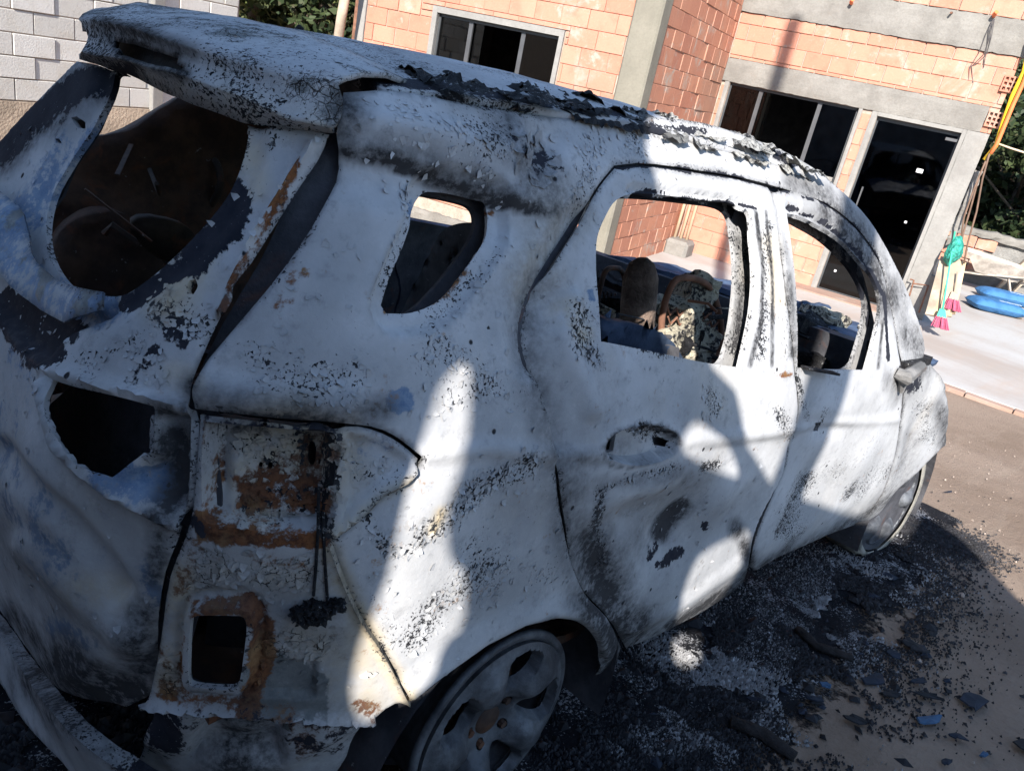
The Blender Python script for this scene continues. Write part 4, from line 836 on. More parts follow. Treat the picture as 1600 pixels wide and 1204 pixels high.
def tg_disp(v, uv, P):
    d = dist_line(v, T_H[0], True, .07)
    h = -.012 * (1 - sstep(.02, .06, d))
    h += .020 * (1 - sstep(0, 10, dpx(uv, [(488, 228), (455, 280), (400, 370), (345, 490)], False)))
    h += -.020 * np.where(in_poly(uv, TG_BLACK), sstep(0, 14, dpx(uv, TG_BLACK)), 0)
    h += .012 * (1 - sstep(0, 14, dpx(uv, [(75, 575), (200, 612), (298, 640)], False)))
    h += .030 * gauss(uv, (60, 750), (120, 130)) - .035 * np.where(in_poly(uv, TG_POCKET), sstep(0, 16, dpx(uv, TG_POCKET)), 0)
    h += .018 * (1 - sstep(0, 16, dpx(uv, [(80, 600), (120, 690), (190, 765), (285, 820)], False)))
    h += .014 * (1 - sstep(0, 40, dpx(uv, [(60, 850), (130, 930), (210, 1010)], False))) - .016 * (1 - sstep(0, 30, dpx(uv, [(30, 700), (120, 800), (190, 920)], False)))
    h -= .03 * sstep(1020, 1120, uv[:, 1] + .6 * (uv[:, 0] - 150))
    return h
TG_BLACK = [(-40, 380), (10, 410), (70, 455), (150, 478), (172, 455), (174, 490), (110, 525), (72, 570), (30, 545), (-10, 490), (-60, 430)]
TG_POCKET = [(243, 640), (298, 648), (292, 790), (270, 800), (200, 745), (243, 710)]
T_H = [to_sz(spline(TWIN, n=4, corner=50))]
tgate = panel('tailgate', TGATE, [TWIN, TPLATE, [(296, 438), (306, 436), (309, 447), (303, 459), (295, 459), (292, 449)], [(420, 222), (429, 217), (430, 223), (423, 228)], [(111, 184), (118, 181), (124, 186), (122, 195), (114, 196)], [(86, 217), (92, 216), (93, 222), (87, 223)]], disp=tg_disp, step=.008, round_holes=0)
panel('curled_panel', [(-40, 290), (0, 296), (28, 312), (48, 330), (62, 368), (66, 402), (98, 440), (140, 456), (176, 462), (174, 489), (112, 508), (62, 478), (20, 430), (-40, 390)], off=.016, parent=tgate, step=.012, gap=0, thick=.004, disp=lambda v, uv, P: .020 * sstep(70, 20, uv[:, 0]) * (1 + .5 * fbm(P, 9, 2)) + .006 * fbm(P, 14, 3),
      extra=lambda P, uv, o, de, dh, v: (o.__setitem__('blue', np.maximum(o['blue'], .62 + .4 * fbm(P, 7, 3))), o.__setitem__('char', o['char'] * .35), o.__setitem__('bare', np.maximum(o['bare'], .4))))
# black gutter between tailgate and side, and the metal behind the big openings
panel('rear_gutter', [(440, 190), (530, 190), (560, 215), (540, 280), (510, 345), (450, 440), (385, 530), (340, 580), (325, 660), (330, 850), (300, 960), (262, 1080), (190, 1110), (225, 980), (245, 880), (275, 800), (275, 620), (300, 560), (330, 500), (420, 350), (450, 262)], off=-.035, gap=0, step=.03, edge=0, mats=[M_SOOT, M_SOOT], thick=.004)
panel('lamp_backing', [(290, 640), (560, 655), (560, 860), (650, 1090), (560, 1120), (240, 1100), (262, 900)], off=-.13, gap=0, step=.05, edge=0, mats=[M_SOOT, M_SOOT], thick=.004)
panel('tailgate_lining', [(60, 560), (320, 610), (310, 830), (240, 1080), (160, 1110), (0, 930), (-60, 700)], off=-.085, gap=0, step=.05, edge=0, mats=[M_SOOT, M_SOOT], thick=.004)
panel('frame_lining', [(-20, 215), (60, 160), (120, 105), (152, 122), (128, 185), (88, 245), (56, 310), (20, 330), (-20, 300)], off=-.03, gap=0, step=.03, edge=0, mats=[M_SOOT, M_SOOT], thick=.004)
# inner skins of the doors and pillars give the openings their depth
def grow(poly, d): 
    c = np.array(poly, float); return inset(c, -d)
panel('door_inner', RDOOR, [grow(RWIN, 5)], rdoor, off=-.055, gap=.01, step=.035, mats=[M_BURNT, M_SOOT], extra=lambda P, uv, o, de, dh, v: o.__setitem__('soot_shade', np.maximum(o['soot_shade'], .35)))
panel('door_inner', FDOOR, [grow(FWIN, 5)], fdoor, off=-.055, gap=.01, step=.035, mats=[M_BURNT, M_SOOT], extra=lambda P, uv, o, de, dh, v: o.__setitem__('soot_shade', np.maximum(o['soot_shade'], .35)))
panel('side_inner', [(552, 180), (1000, 215), (960, 250), (880, 380), (815, 480), (815, 560), (840, 640), (850, 740), (860, 820), (860, 930), (700, 1030), (640, 1060), (560, 900), (580, 760), (560, 640), (400, 600), (440, 470), (540, 320)], [grow(QWIN, 4)], quarter, off=-.07, gap=.0, step=.035, mats=[M_SOOT, M_SOOT])
# far side, seen from within through the openings
panel('seam_backing', outline=[(955, 250), (1000, 246), (1080, 255), (1150, 266), (1225, 285), (1292, 308), (1340, 345), (1380, 398), (1398, 470), (1410, 540), (1400, 545), (1385, 475), (1368, 410), (1330, 362), (1288, 330), (1222, 306), (1150, 288), (1080, 276), (1000, 268), (966, 272), (942, 300), (910, 360), (870, 420), (840, 480), (838, 560), (870, 690), (880, 800), (905, 890), (940, 940), (920, 950), (890, 890), (870, 800), (860, 690), (830, 580), (822, 500), (850, 420), (890, 350), (930, 280)], parent=quarter, off=-.022, gap=0, step=.02, edge=0, thick=.004, mats=[M_SOOT, M_SOOT])  # dark strip added behind the door gaps so no light shows through
panel('seam_backing', outline=[(1215, 296), (1230, 400), (1246, 520), (1252, 600), (1246, 680), (1234, 740), (1190, 845), (1178, 893), (1160, 900), (1168, 880), (1192, 800), (1217, 738), (1228, 680), (1236, 600), (1230, 520), (1214, 400), (1200, 300)], parent=quarter, off=-.022, gap=0, step=.02, edge=0, thick=.004, mats=[M_SOOT, M_SOOT])  # same added dark backing, behind the gap between the doors
FARM = [M_BLUE, M_SOOT]
fo = to_sz(QUARTER); fo[:, 0] = np.maximum(fo[:, 0], .42)
panel('far_body_side', fo, [], car, sz=1, step=.03, mats=[M_SOOTRUST, M_SOOT], mirror=True, thick=.03)
for nm, o_, h_ in (('far_rear_door', RDOOR, [RWIN]), ('far_front_door', FDOOR, [FWIN]), ('far_front_fender', FENDER, [])):
    panel(nm, o_, h_, car, step=.04, mats=[M_BLUE, M_SOOT], mirror=True, thick=.03)

def flakes(src, n, seed, size=.006, name='paint_flakes', region=None):
    """curled flakes of paint standing off a panel"""
    rg = np.random.default_rng(seed); me = src.data; k = len(me.vertices); P = np.empty(k * 3); me.vertices.foreach_get('co', P); P = P.reshape(-1, 3); N = np.empty(k * 3); me.vertices.foreach_get('normal', N); N = N.reshape(-1, 3)
    w_ = np.full(k, .01)
    for c in ('chip', 'crack'):
        a = np.empty(k, np.float32); me.attributes[c].data.foreach_get('value', a); w_ += a ** 2
    a = np.empty(k, np.float32); me.attributes['rim_distance'].data.foreach_get('value', a); w_ *= a > .014
    if region is not None: w_ = in_poly(proj_car(P), region) + 1e-9
    i = rg.choice(k, n, p=w_ / w_.sum()); c = P[i]; nn = N[i]; t = np.cross(nn, rg.normal(0, 1, (n, 3))); t /= np.linalg.norm(t, axis=1)[:, None]; b = np.cross(nn, t)
    s = np.minimum(size * rg.lognormal(0, .45, n), size * 1.7)[:, None]; r_ = rg.uniform(.4, 1.1, n)[:, None]; up = rg.uniform(.15, .8, n)[:, None]; c = c + t * rg.uniform(-.004, .004, n)[:, None]
    q = [c - b * s * r_ + nn * .0006, c + b * s * r_ * .8 + nn * .0006, c + b * s * r_ * .6 + t * s + nn * s * up * .45, c - b * s * r_ * .9 + t * s * .8 + nn * s * up * .5, c + b * s * r_ * .2 + t * s * 1.5 + nn * s * up * 1.1]
    V = np.stack(q, 1).reshape(-1, 3); o5 = np.arange(n)[:, None] * 5; F_ = [tuple(x) for x in np.concatenate([o5 + [0, 1, 2, 3]])] + [tuple(x) for x in o5 + [3, 2, 4]]
    m2 = mesh_data(name, V, F_); stain(m2, V, extra=lambda P_, uv, o: [o.__setitem__(c_, o[c_] * 0) for c_ in ('chip', 'char', 'crack')])
    return tag(link_mesh(name, m2, M_BURNT, src), kind='stuff')
flakes(quarter, 1500, 1, .0045); flakes(rear, 900, 2, .0045); flakes(rdoor, 700, 3, .0045); flakes(tgate, 700, 4, .004)
flakes(quarter, 30, 5, .010, region=[(790, 200), (870, 215), (868, 290), (800, 270)])

# ---- hanging bumper beam and lower rear structure
panel('bumper_beam', [(-80, 900), (0, 958), (45, 1022), (95, 1085), (150, 1140), (200, 1176), (262, 1215), (180, 1240), (110, 1170), (60, 1120), (15, 1050), (-80, 960)], off=.03, gap=0, step=.02, thick=.03)
def val_disp(v, uv, P):
    return -.03 * np.where(in_poly(uv, [(290, 1130), (450, 1138), (440, 1230), (270, 1230)]), sstep(0, 14, dpx(uv, [(290, 1130), (450, 1138), (440, 1230), (270, 1230)])), 0) + .012 * fbm(P, 12, 2)
panel('rear_valance', [(225, 1100), (350, 1110), (470, 1119), (584, 1125), (572, 1170), (540, 1230), (470, 1300), (180, 1300), (200, 1180)], off=-.035, gap=0, step=.014, disp=val_disp,
      extra=lambda P, uv, o, de, dh, v: o.__setitem__('soot_shade', np.maximum(o['soot_shade'], .55 * (1 - sstep(20, 60, np.abs(uv[:, 0] - 370) * .6)) + .35)))

# ---- roof skin
def roof_z(x, y):
    t = np.interp(x, [-.75, -.5, -.2, .2, .6, 1.0, 1.3], [1.46, 1.485, 1.515, 1.535, 1.54, 1.522, 1.47]); return t - .055 * (np.abs(y) / .6) ** 3
def grid_faces(ny, nx):
    I = np.arange(nx * ny).reshape(ny, nx); return np.stack([I[:-1, :-1], I[:-1, 1:], I[1:, 1:], I[1:, :-1]], -1).reshape(-1, 4)
X, Y = np.meshgrid(np.arange(-.40, 1.23, .018), np.linspace(-.635, .60, 70)); x, y = X.ravel(), Y.ravel()
z = roof_z(x, y); P = np.stack([x, y, z], 1)
rib = sum(np.exp(-((y - c) / .02) ** 2) for c in (-.33, -.11, .11, .33)); P[:, 2] += -.004 * rib * sstep(-.3, -.1, x) + .008 * fbm(P, 2.2, 3)
me = mesh_data('roof_panel', P, grid_faces(*X.shape))
def roof_st(P_, uv, o):
    o['chip'] = np.maximum(o['chip'], .25 + .25 * sstep(.2, -.4, x)); o['crack'] = np.maximum(o['crack'], .35 * sstep(.1, -.3, x)); o['soot_shade'] = np.maximum(o['soot_shade'], .35 * (fbm(P_, 5, 3) > .12) * .6)
    d = dist_line(uv, [(380, 46), (440, 66), (500, 88), (605, 127)], False, 60); o['soot_shade'] = np.maximum(o['soot_shade'], 1.1 * (1 - sstep(1.2, 4.5, d))); o['char'] = np.maximum(o['char'], .8 * (1 - sstep(0, .05, np.abs(y + .60))))
stain(me, P, extra=roof_st)
ro = link_mesh('roof_panel', me, [M_BURNT, M_SOOT], car, True); md = ro.modifiers.new('thickness', 'SOLIDIFY'); md.thickness = .02; md.offset = -1; md.material_offset = 1
# charred lining slumped along the roof edge
def char_mat():
    k = NT('charcoal_crust', .85, .3); n = k.noise(22, 6, .7); f = k.noise(90, 5, .75); b = k.noise(6, 4)
    c = k.mix(k.ramp(n, .35, .7), (.010, .010, .013), (.045, .044, .046)); c = k.mix(k.ramp(k.math('ADD', f, k.math('MULTIPLY', b, .5)), .84, .96), c, (.42, .42, .42)); c = k.mix(k.math('MULTIPLY', k.attr('ash'), k.ramp(k.math('ADD', n, k.math('MULTIPLY', f, .6)), .66, .86)), c, (.60, .59, .55)); k.color(c); k.bump(k.math('ADD', n, f), .02); return k.m  # the ash weight also paints the sunlit part of the crust paler
M_CHAR = char_mat()
def ash_mat():
    k = NT('ash_crust', .95, .1); n = k.noise(14, 6, .7); f = k.noise(70, 5, .75)
    c = k.mix(k.ramp(n, .35, .65), (.70, .64, .49), (.46, .42, .34)); c = k.mix(k.ramp(k.math('ADD', n, f), .98, 1.12), c, (.035, .035, .04)); k.color(c); k.bump(k.math('ADD', n, f), .02); return k.m
M_ASH = ash_mat()
def ridge(name, line, width, height, n_along=120, n_acr=14, parent=car, mat=None, seed=0., zoff=-.01):
    L = densify(line, .01, False); L = L[np.linspace(0, len(L) - 1, n_along).astype(int)]; V = []
    t = np.gradient(L, axis=0); t /= np.linalg.norm(t, axis=1)[:, None]; sd = np.stack([-t[:, 1], t[:, 0], 0 * t[:, 0]], 1)
    for i in range(n_along):
        e = min(i, n_along - 1 - i) / 6.; e = min(1., e)
        for j in range(n_acr):
            q = j / (n_acr - 1) * 2 - 1; base = L[i] + sd[i] * q * width
            nz = noise.fractal(Vector(base) * 9 + Vector((seed, 0, 0)), 1, 2, 4); n2 = noise.fractal(Vector(base) * 48 + Vector((seed, 3, 0)), 1, 2, 3)
            V.append(base + np.array([.006 * n2, .006 * n2, zoff + e * height * (1 - q * q) ** .7 * max(.0, .45 + 1.25 * nz) + .009 * n2 + .005 * noise.noise(Vector(base) * 130)]))
    V = np.array(V); Fq = grid_faces(n_along, n_acr); Fq = Fq[fbm(V[Fq].mean(1), 13, 3, seed + 2.) > -.10]; me = mesh_data(name, V, Fq); a = me.attributes.new('ash', 'FLOAT', 'POINT'); a.data.foreach_set('value', sstep(.15, .6, V[:, 0]).astype(np.float32))  # weight rises toward the front, where sunlight is put into the colour
    return link_mesh(name, me, mat or M_CHAR, parent)
xr_ = np.linspace(-.30, 1.20, 40)
ridge('charred_crust', np.stack([xr_, -.55 + .035 * np.sin(xr_ * 5), roof_z(xr_, -.55 + 0 * xr_)], 1), .095, .028, 420, 26)
ridge('charred_crust', np.stack([xr_, -.622 + 0 * xr_, roof_z(xr_, -.62 + 0 * xr_) - .004], 1), .030, .014, 420, 9, seed=4.)
xr2 = np.linspace(.55, 1.2, 20); ridge('charred_crust', np.stack([xr2, -.42 + .03 * np.sin(xr2 * 7), roof_z(xr2, -.42 + 0 * xr2)], 1), .08, .014, 220, 18, seed=9.)

# ---- tailgate spoiler, lofted through measured section lines
def resample(P, n):
    P = np.asarray(P, float); s = np.r_[0, np.cumsum(np.linalg.norm(np.diff(P, axis=0), axis=1))]; q = np.linspace(0, s[-1], n); return np.stack([np.interp(q, s, P[:, i]) for i in range(P.shape[1])], 1)
NS = 110
cB = resample(at_off(resample([(121, 28), (165, 33), (285, 68), (394, 101), (470, 121), (528, 131)], NS), .045), NS)
cC = resample(at_off(resample([(126, 80), (200, 97), (290, 119), (380, 153), (450, 184), (520, 201)], NS), .035), NS)
cD = resample(at_off(resample([(124, 93), (200, 117), (270, 151), (380, 192), (450, 200), (516, 207)], NS), -.002), NS)
yy = np.linspace(.575, -.60, NS); xa = -.33 - .05 * (1 - (yy / .6) ** 2); cA = np.stack([xa, yy, roof_z(xa, yy) + .004], 1)
mid = lambda a, b, t, n: a * (1 - t) + b * t + n
rows = [cA, mid(cA, cB, .35, [0, 0, .014]), mid(cA, cB, .7, [0, 0, .016]), mid(cA, cB, .92, [0, 0, .008]), cB]
for t in (.12, .3, .5, .7, .88): rows.append(mid(cB, cC, t, [.012 * math.sin(t * math.pi), 0, 0]))
rows += [cC, mid(cC, cD, .5, [0, 0, .004]), cD, cD + [.05, 0, .01]]
Rr = np.array([resample(r, NS) for r in rows]); nr = len(rows); V = Rr.reshape(-1, 3)
V = V + .003 * fbm(V, 8, 3)[:, None] * np.array([-1, 0, 1])
fc = grid_faces(nr, NS); uvv = proj_car(V); cuv = uvv[fc].mean(1); SLOT = [(172, 58), (215, 70), (272, 90), (293, 120), (240, 105), (184, 82)]
keep = ~in_poly(cuv, SLOT)
me = mesh_data('spoiler', V, fc[keep][:, ::-1])
def sp_st(P_, uv, o):
    d = dpx(uv, SLOT); o['soot_shade'] = np.maximum(o['soot_shade'], .95 * (1 - sstep(2, 14, d))); o['chip'] = np.maximum(o['chip'], .42); o['crack'] = np.maximum(o['crack'], .45); o['bare'] = np.maximum(o['bare'], .34)
    o['soot_shade'] = np.maximum(o['soot_shade'], .85 * (1 - sstep(4, 16, dist_line(uv, [(165, 38), (230, 55), (300, 85)], False))))
stain(me, V, extra=sp_st)
sp = link_mesh('spoiler', me, [M_BURNT, M_SOOT], car, True); md = sp.modifiers.new('thickness', 'SOLIDIFY'); md.thickness = .008; md.offset = -1; md.material_offset = 1
lb = at_off([(150, 45), (305, 80), (310, 130), (160, 95)], -.01); link_mesh('lamp_recess', mesh_data('lamp_recess', lb, [(0, 1, 2, 3)]), M_SOOT, sp)
# little blob of melted aerial on the roof
V = []; bm = bmesh.new(); bmesh.ops.create_icosphere(bm, subdivisions=2, radius=.022)
for v in bm.verts: v.co *= 1 + .5 * noise.noise(v.co * 60)
me = bpy.data.meshes.new('aerial_stub'); bm.to_mesh(me); bm.free(); o = link_mesh('aerial_stub', me, M_CHAR, car); 
q = on_plane_car([(468, 50)], (0, 0, 1), 1.535)[0]; o.location = (q[0], q[1], float(roof_z(q[0], q[1])) + .012); o.scale = (1, .8, 1.5)

# ---- wheels
def wheel(name, cx, cy, side, yaw=0., detail=True, ang0=76, light=False):
    """side -1: outer face towards -y"""
    w_ = empty(name, (cx, cy, .225), (0, 0, yaw), car)
    a = np.linspace(0, 2 * np.pi, 73)[:-1]; rim_o = np.stack([.204 * np.cos(a), .204 * np.sin(a)], 1); hs = []
    for i in range(5):
        t0 = math.radians(ang0 + 72 * i)
        sh = [(.090, -.10), (.120, -.20), (.150, -.235), (.176, -.21), (.182, 0), (.176, .21), (.150, .235), (.120, .20), (.090, .10), (.082, 0)]
        hs.append(smooth_poly([(r * math.cos(t0 + t * 1.25), r * math.sin(t0 + t * 1.25)) for r, t in sh], 1))
        t1 = t0 + math.radians(36); hs.append(np.array([(.056 * math.cos(t1) + .0125 * math.cos(q), .056 * math.sin(t1) + .0125 * math.sin(q)) for q in np.linspace(0, 2 * np.pi, 11)[:-1]]))
    hs.append(np.array([(.027 * math.cos(q), .027 * math.sin(q)) for q in np.linspace(0, 2 * np.pi, 21)[:-1]]))
    v, f, O, H = triangulate(rim_o, hs, .006 if detail else .02); r = np.hypot(*v.T)
    dh = np.full(len(v), 9.)
    for h in hs[::2][:5]: dh = np.minimum(dh, dist_line(v, h, True, .05))
    th = np.arctan2(v[:, 1], v[:, 0]); spoke = np.cos(5 * (th - math.radians(ang0 + 36)))
    dep = .022 * np.exp(-(r / .07) ** 2) * -1 + .020 * sstep(.05, .12, r) - .010 * sstep(.18, .204, r) - .022 * (1 - sstep(.002, .010, dh)) + .018 * spoke * sstep(.06, .1, r) * (1 - sstep(.15, .19, r))
    V = np.stack([v[:, 0], side * dep, v[:, 1]], 1); 
    if side < 0: f = f[:, ::-1] if False else f
    me = mesh_data('rim', V, f if side < 0 else f[:, ::-1]); ro = link_mesh('rim', me, [M_RIM, M_SOOT], w_, True)
    md = ro.modifiers.new('thickness', 'SOLIDIFY'); md.thickness = .032; md.offset = -1; es = ro.modifiers.new('crisp_edges', 'EDGE_SPLIT'); es.split_angle = math.radians(35)
    prof = [(.203, .0), (.212, .006), (.224, .004), (.226, -.006), (.214, -.014), (.206, -.03), (.192, -.06), (.190, -.15), (.222, -.165)]
    mb = MB(); n = 72; V = [(R_ * math.cos(t), side * d, R_ * math.sin(t)) for R_, d in prof for t in np.linspace(0, 2 * np.pi, n + 1)[:-1]]
    Fc = [(i * n + j, i * n + (j + 1) % n, (i + 1) * n + (j + 1) % n, (i + 1) * n + j) for i in range(len(prof) - 1) for j in range(n)]
    mb.add(V, Fc); mb.build('rim_barrel', M_RIM, w_, True)
    for i in range(5):
        t = math.radians(ang0 + 72 * i + 36); lb_ = MB().tube([(.056 * math.cos(t), side * -.03, .056 * math.sin(t)), (.056 * math.cos(t), side * -.004, .056 * math.sin(t))], .009, 6); lb_.build('wheel_bolt', M_SOOTRUST, w_)
    mb = MB().tube([(0, side * -.10, 0), (0, side * -.07, 0)], .125, 32); mb.tube([(0, side * -.07, 0), (0, side * -.012, 0)], [.05, .032], 20); mb.build('brake_drum', M_SOOTRUST, w_, True)
    return w_
def rim_mat():
    k = NT('scorched_alloy', .6, .4); n = k.noise(12, 6, .65); f = k.noise(80, 5, .7)
    c = k.mix(k.ramp(n, .35, .7), (.055, .058, .066), (.19, .20, .215)); c = k.mix(k.ramp(f, .55, .75, 0, .6), c, (.045, .045, .05)); c = k.mix(k.ramp(k.noise(5, 4), .5, .7, 0, .6), c, (.05, .052, .06)); k.color(c); k.b.inputs['Metallic'].default_value = .35; k.bump(f, .002); return k.m
M_RIM = rim_mat()
def tyre_cord_mat():
    k = NT('burnt_tyre_cord', .9, .1); n = k.noise(9, 5, .7); k.color(k.mix(k.ramp(n, .46, .66), (.36, .335, .285), (.12, .115, .105))); k.bump(k.noise(120, 3), .004); return k.m
M_CORD = tyre_cord_mat()
wr = wheel('wheel', 0, -.800, -1)
wf = wheel('wheel', 2.42, -.80, -1, math.radians(-6), True, 40)
# pale burnt cord still wrapped round the front rim
prof = [(.226, .02), (.250, .024), (.270, .0), (.276, -.06), (.268, -.12), (.26, -.14), (.224, -.13)]; n = 56; V = []
for R_, d in prof:
    for t in np.linspace(0, 2 * np.pi, n + 1)[:-1]:
        q = R_ + .010 * noise.noise(Vector((math.cos(t) * 3, d * 20, math.sin(t) * 3))); 
        if math.sin(t) < -.6: q = min(q, .228 / -math.sin(t))
        V.append((q * math.cos(t), -d, q * math.sin(t)))
link_mesh('tyre_cord', mesh_data('tyre_cord', V, [(i * n + j, i * n + (j + 1) % n, (i + 1) * n + (j + 1) % n, (i + 1) * n + j) for i in range(len(prof) - 1) for j in range(n)]), M_CORD, wf, True)
link_mesh('tyre_cord', mesh_data('tyre_cord', [(.222 * math.cos(t) * s, -.012, .222 * math.sin(t) * s) for s in (0, 1) for t in np.linspace(0, 2 * np.pi, 33)[:-1]], [(32 + j, 32 + (j + 1) % 32, j) for j in range(32)]), M_SOOT, wf)
for x_ in (0, 2.42): wheel('wheel', x_, .80, 1, 0, False)
# wheel arch liners
for cx in (0, 2.42):
    V = []; n = 28
    for yv in (-.845, -.48):
        for t in np.linspace(-.25, math.pi + .25, n): V.append((cx + .372 * math.cos(t), yv, .20 + .372 * math.sin(t)))
    V.append((cx, -.48, .2)); Fc = [(j, j + 1, n + j + 1, n + j) for j in range(n - 1)] + [(n + j, n + j + 1, 2 * n) for j in range(n - 1)]
    if cx == 0: pass
    link_mesh('arch_liner', mesh_data('arch_liner', V, Fc), M_SOOT, car)

# ---- underbody, floor and wreckage inside
def rough_sheet(name, x0, x1, y0, y1, zf, amp, mat, st=.04, seed=0., parent=car, thick=.02, sc=6):
    X, Y = np.meshgrid(np.arange(x0, x1 + st, st), np.arange(y0, y1 + st, st)); P = np.stack([X.ravel(), Y.ravel(), X.ravel() * 0], 1); P[:, 2] = zf(P[:, 0], P[:, 1]) + amp * fbm(P, sc, 4, seed)
    o = link_mesh(name, mesh_data(name, P, grid_faces(*X.shape)), mat, parent); md = o.modifiers.new('thickness', 'SOLIDIFY'); md.thickness = thick; md.offset = -1; return o
rough_sheet('floor_pan', -.62, 1.75, -.74, .74, lambda x, y: .30 + .22 * sstep(.25, -.1, x) + .10 * np.exp(-(y / .14) ** 2), .05, M_SOOTRUST, .05)
rough_sheet('boot_debris', -.60, .05, -.60, .60, lambda x, y: .60 + .10 * sstep(-.2, .05, x), .10, M_SOOTRUST, .03, 3., sc=9)
rough_sheet('hood', 1.72, 2.72, -.70, .70, lambda x, y: .985 - .10 * sstep(1.7, 2.8, x) - .06 * (np.abs(y) / .7) ** 3, .022, M_BLUE, .03, 5., sc=4)
MB().box((1.68, -.72, .40), (1.76, .72, .965)).build('bulkhead', M_SOOT, car)
def plate(name, pts, n, d, holes=(), thick=.02, mat=None, amp=.006, st=.02, parent=car):
    """plate cut in a plane of the car (n . X = d)"""
    n = np.array(n, float); n /= np.linalg.norm(n); u = np.cross([0, 0, 1.], n); u /= np.linalg.norm(u); w_ = np.cross(n, u)
    def to2(uv): Q = on_plane_car(uv, n, d); return np.stack([Q @ u, Q @ w_], 1)
    v, f, *_ = triangulate(smooth_poly(to2(pts), 2), [smooth_poly(to2(h), 2) for h in holes], st)
    P = v[:, :1] * u + v[:, 1:] * w_ + n * d; P = P + n * (amp * fbm(P, 9, 3))[:, None]
    o = link_mesh(name, mesh_data(name, P, f), mat or M_SOOT, parent, True); md = o.modifiers.new('thickness', 'SOLIDIFY'); md.thickness = thick; md.offset = 0; return o
# perforated back of the rear seat, seen through the quarter window
rs = [(600, 560), (640, 470), (680, 385), (695, 358), (725, 346), (750, 352), (775, 352), (800, 380), (840, 470), (850, 560)]
def oval(c, rx, ry): return [(c[0] + rx * math.cos(t), c[1] + ry * math.sin(t)) for t in np.linspace(0, 2 * np.pi, 9)[:-1]]
plate('rear_seat_back', rs, (1, 0, .15), .33, [oval((751, 383), 7, 6), oval((709, 408), 6, 8), oval((717, 397), 4, 4), oval((718, 418), 3, 3), oval((734, 406), 2.5, 3), oval((717, 430), 4, 10), oval((689, 458), 3, 11), oval((693, 380), 2.5, 4)], .02, M_SOOT)
MB().obox((.55, -.05, .9), (.50, -.05, 1.46), .02, .03).build('belt_post', M_SOOT, car)
plate('far_pillar', [(60, 225), (128, 214), (190, 207), (235, 175), (300, 138), (380, 120), (440, 170), (430, 500), (330, 520), (20, 500), (20, 240)], (0, 1, 0), .70, [], .05, M_SOOTRUST, .02, .03)
MB().obox((.70, .72, .9), (.62, .60, 1.45), .10, .06).build('far_post', M_SOOT, car)
def px_y(uv, y): return on_plane_car([uv], (0, 1, 0), y)[0]
M_WRKX = soot_metal('wreck_steel', (.045, .036, .030), (.12, .09, .07), .8)
# scorched front seat frame with tall head restraint
def blob(name, c, r, mat, seed=0., amp=.35, sub=3, parent=car, sc=2.2):
    bm = bmesh.new(); bmesh.ops.create_icosphere(bm, subdivisions=sub, radius=1)
    for v in bm.verts:
        k = 1 + amp * noise.fractal(v.co * sc + Vector((seed, seed, 0)), 1, 2, 4); v.co = Vector((v.co.x * r[0] * k, v.co.y * r[1] * k, v.co.z * r[2] * k))
    me = bpy.data.meshes.new(name); bm.to_mesh(me); bm.free(); o = link_mesh(name, me, mat, parent, False); o.location = c; return o
seat = empty('front_seat', (.78, -.38, .45), (0, 0, 0), car)
M_SEATRUST = plain('scorched_seat_steel', (.20, .145, .115), .85, .45, 14, bump=.01, bscale=60)
hp = [px_y(u, -.30) for u in ((992, 545), (995, 510), (998, 470), (1001, 435), (1003, 414), (1004, 404))]
plt = MB().tube([Vector(q) + Vector((0, 0, .0)) for q in hp], [.048, .054, .055, .053, .040, .015], 18).build('head_restraint', M_SEATRUST, seat, True); plt.matrix_parent_inverse = Matrix.Translation((-.78, .38, -.45))
for v in plt.data.vertices: v.co += Vector((1, 1, 1)) * .006 * noise.fractal(v.co * 25, 1, 2, 3)
for dx in (-.03, .03): MB().tube([Vector(hp[0]) + Vector((dx, dx, .02)), Vector(hp[0]) + Vector((dx, dx, -.25))], .008, 8).build('head_restraint_rod', M_RUSTBAR, seat).matrix_parent_inverse = Matrix.Translation((-.78, .38, -.45))
pb = plate('seat_side', [(930, 500), (975, 500), (1010, 512), (1040, 530), (1056, 560), (1056, 600), (930, 600)], (.1, 1, 0), -.45, [], .07, M_BLUE, .012, .02, seat); pb.matrix_parent_inverse = Matrix.Translation((-.78, .38, -.45))
def crate_blob(name, uv, y, r, mat, seed, amp=.4, rot=0.):
    o = blob(name, tuple(px_y(uv, y)), r, mat, seed, amp); o.rotation_euler = (0, rot, .4); return o
def ash_block(uv, y, sz_, rot, mat=M_ASH, name='ash_block'):
    bm = bmesh.new(); bmesh.ops.create_cube(bm, size=1); bmesh.ops.subdivide_edges(bm, edges=bm.edges[:], cuts=5, use_grid_fill=True)
    for v in bm.verts:
        q = v.co.copy(); v.co = Vector((q.x * sz_[0], q.y * sz_[1], q.z * sz_[2])); nz = noise.fractal(v.co * 22 + Vector((uv[0], 0, 0)), 1, 2, 3); v.co += Vector((nz, noise.noise(v.co * 30 + Vector((0, uv[1], 0))), nz)) * .014
    me = bpy.data.meshes.new(name); bm.to_mesh(me); bm.free(); o = link_mesh(name, me, mat, car); o.location = px_y(uv, y); o.rotation_euler = rot; return o
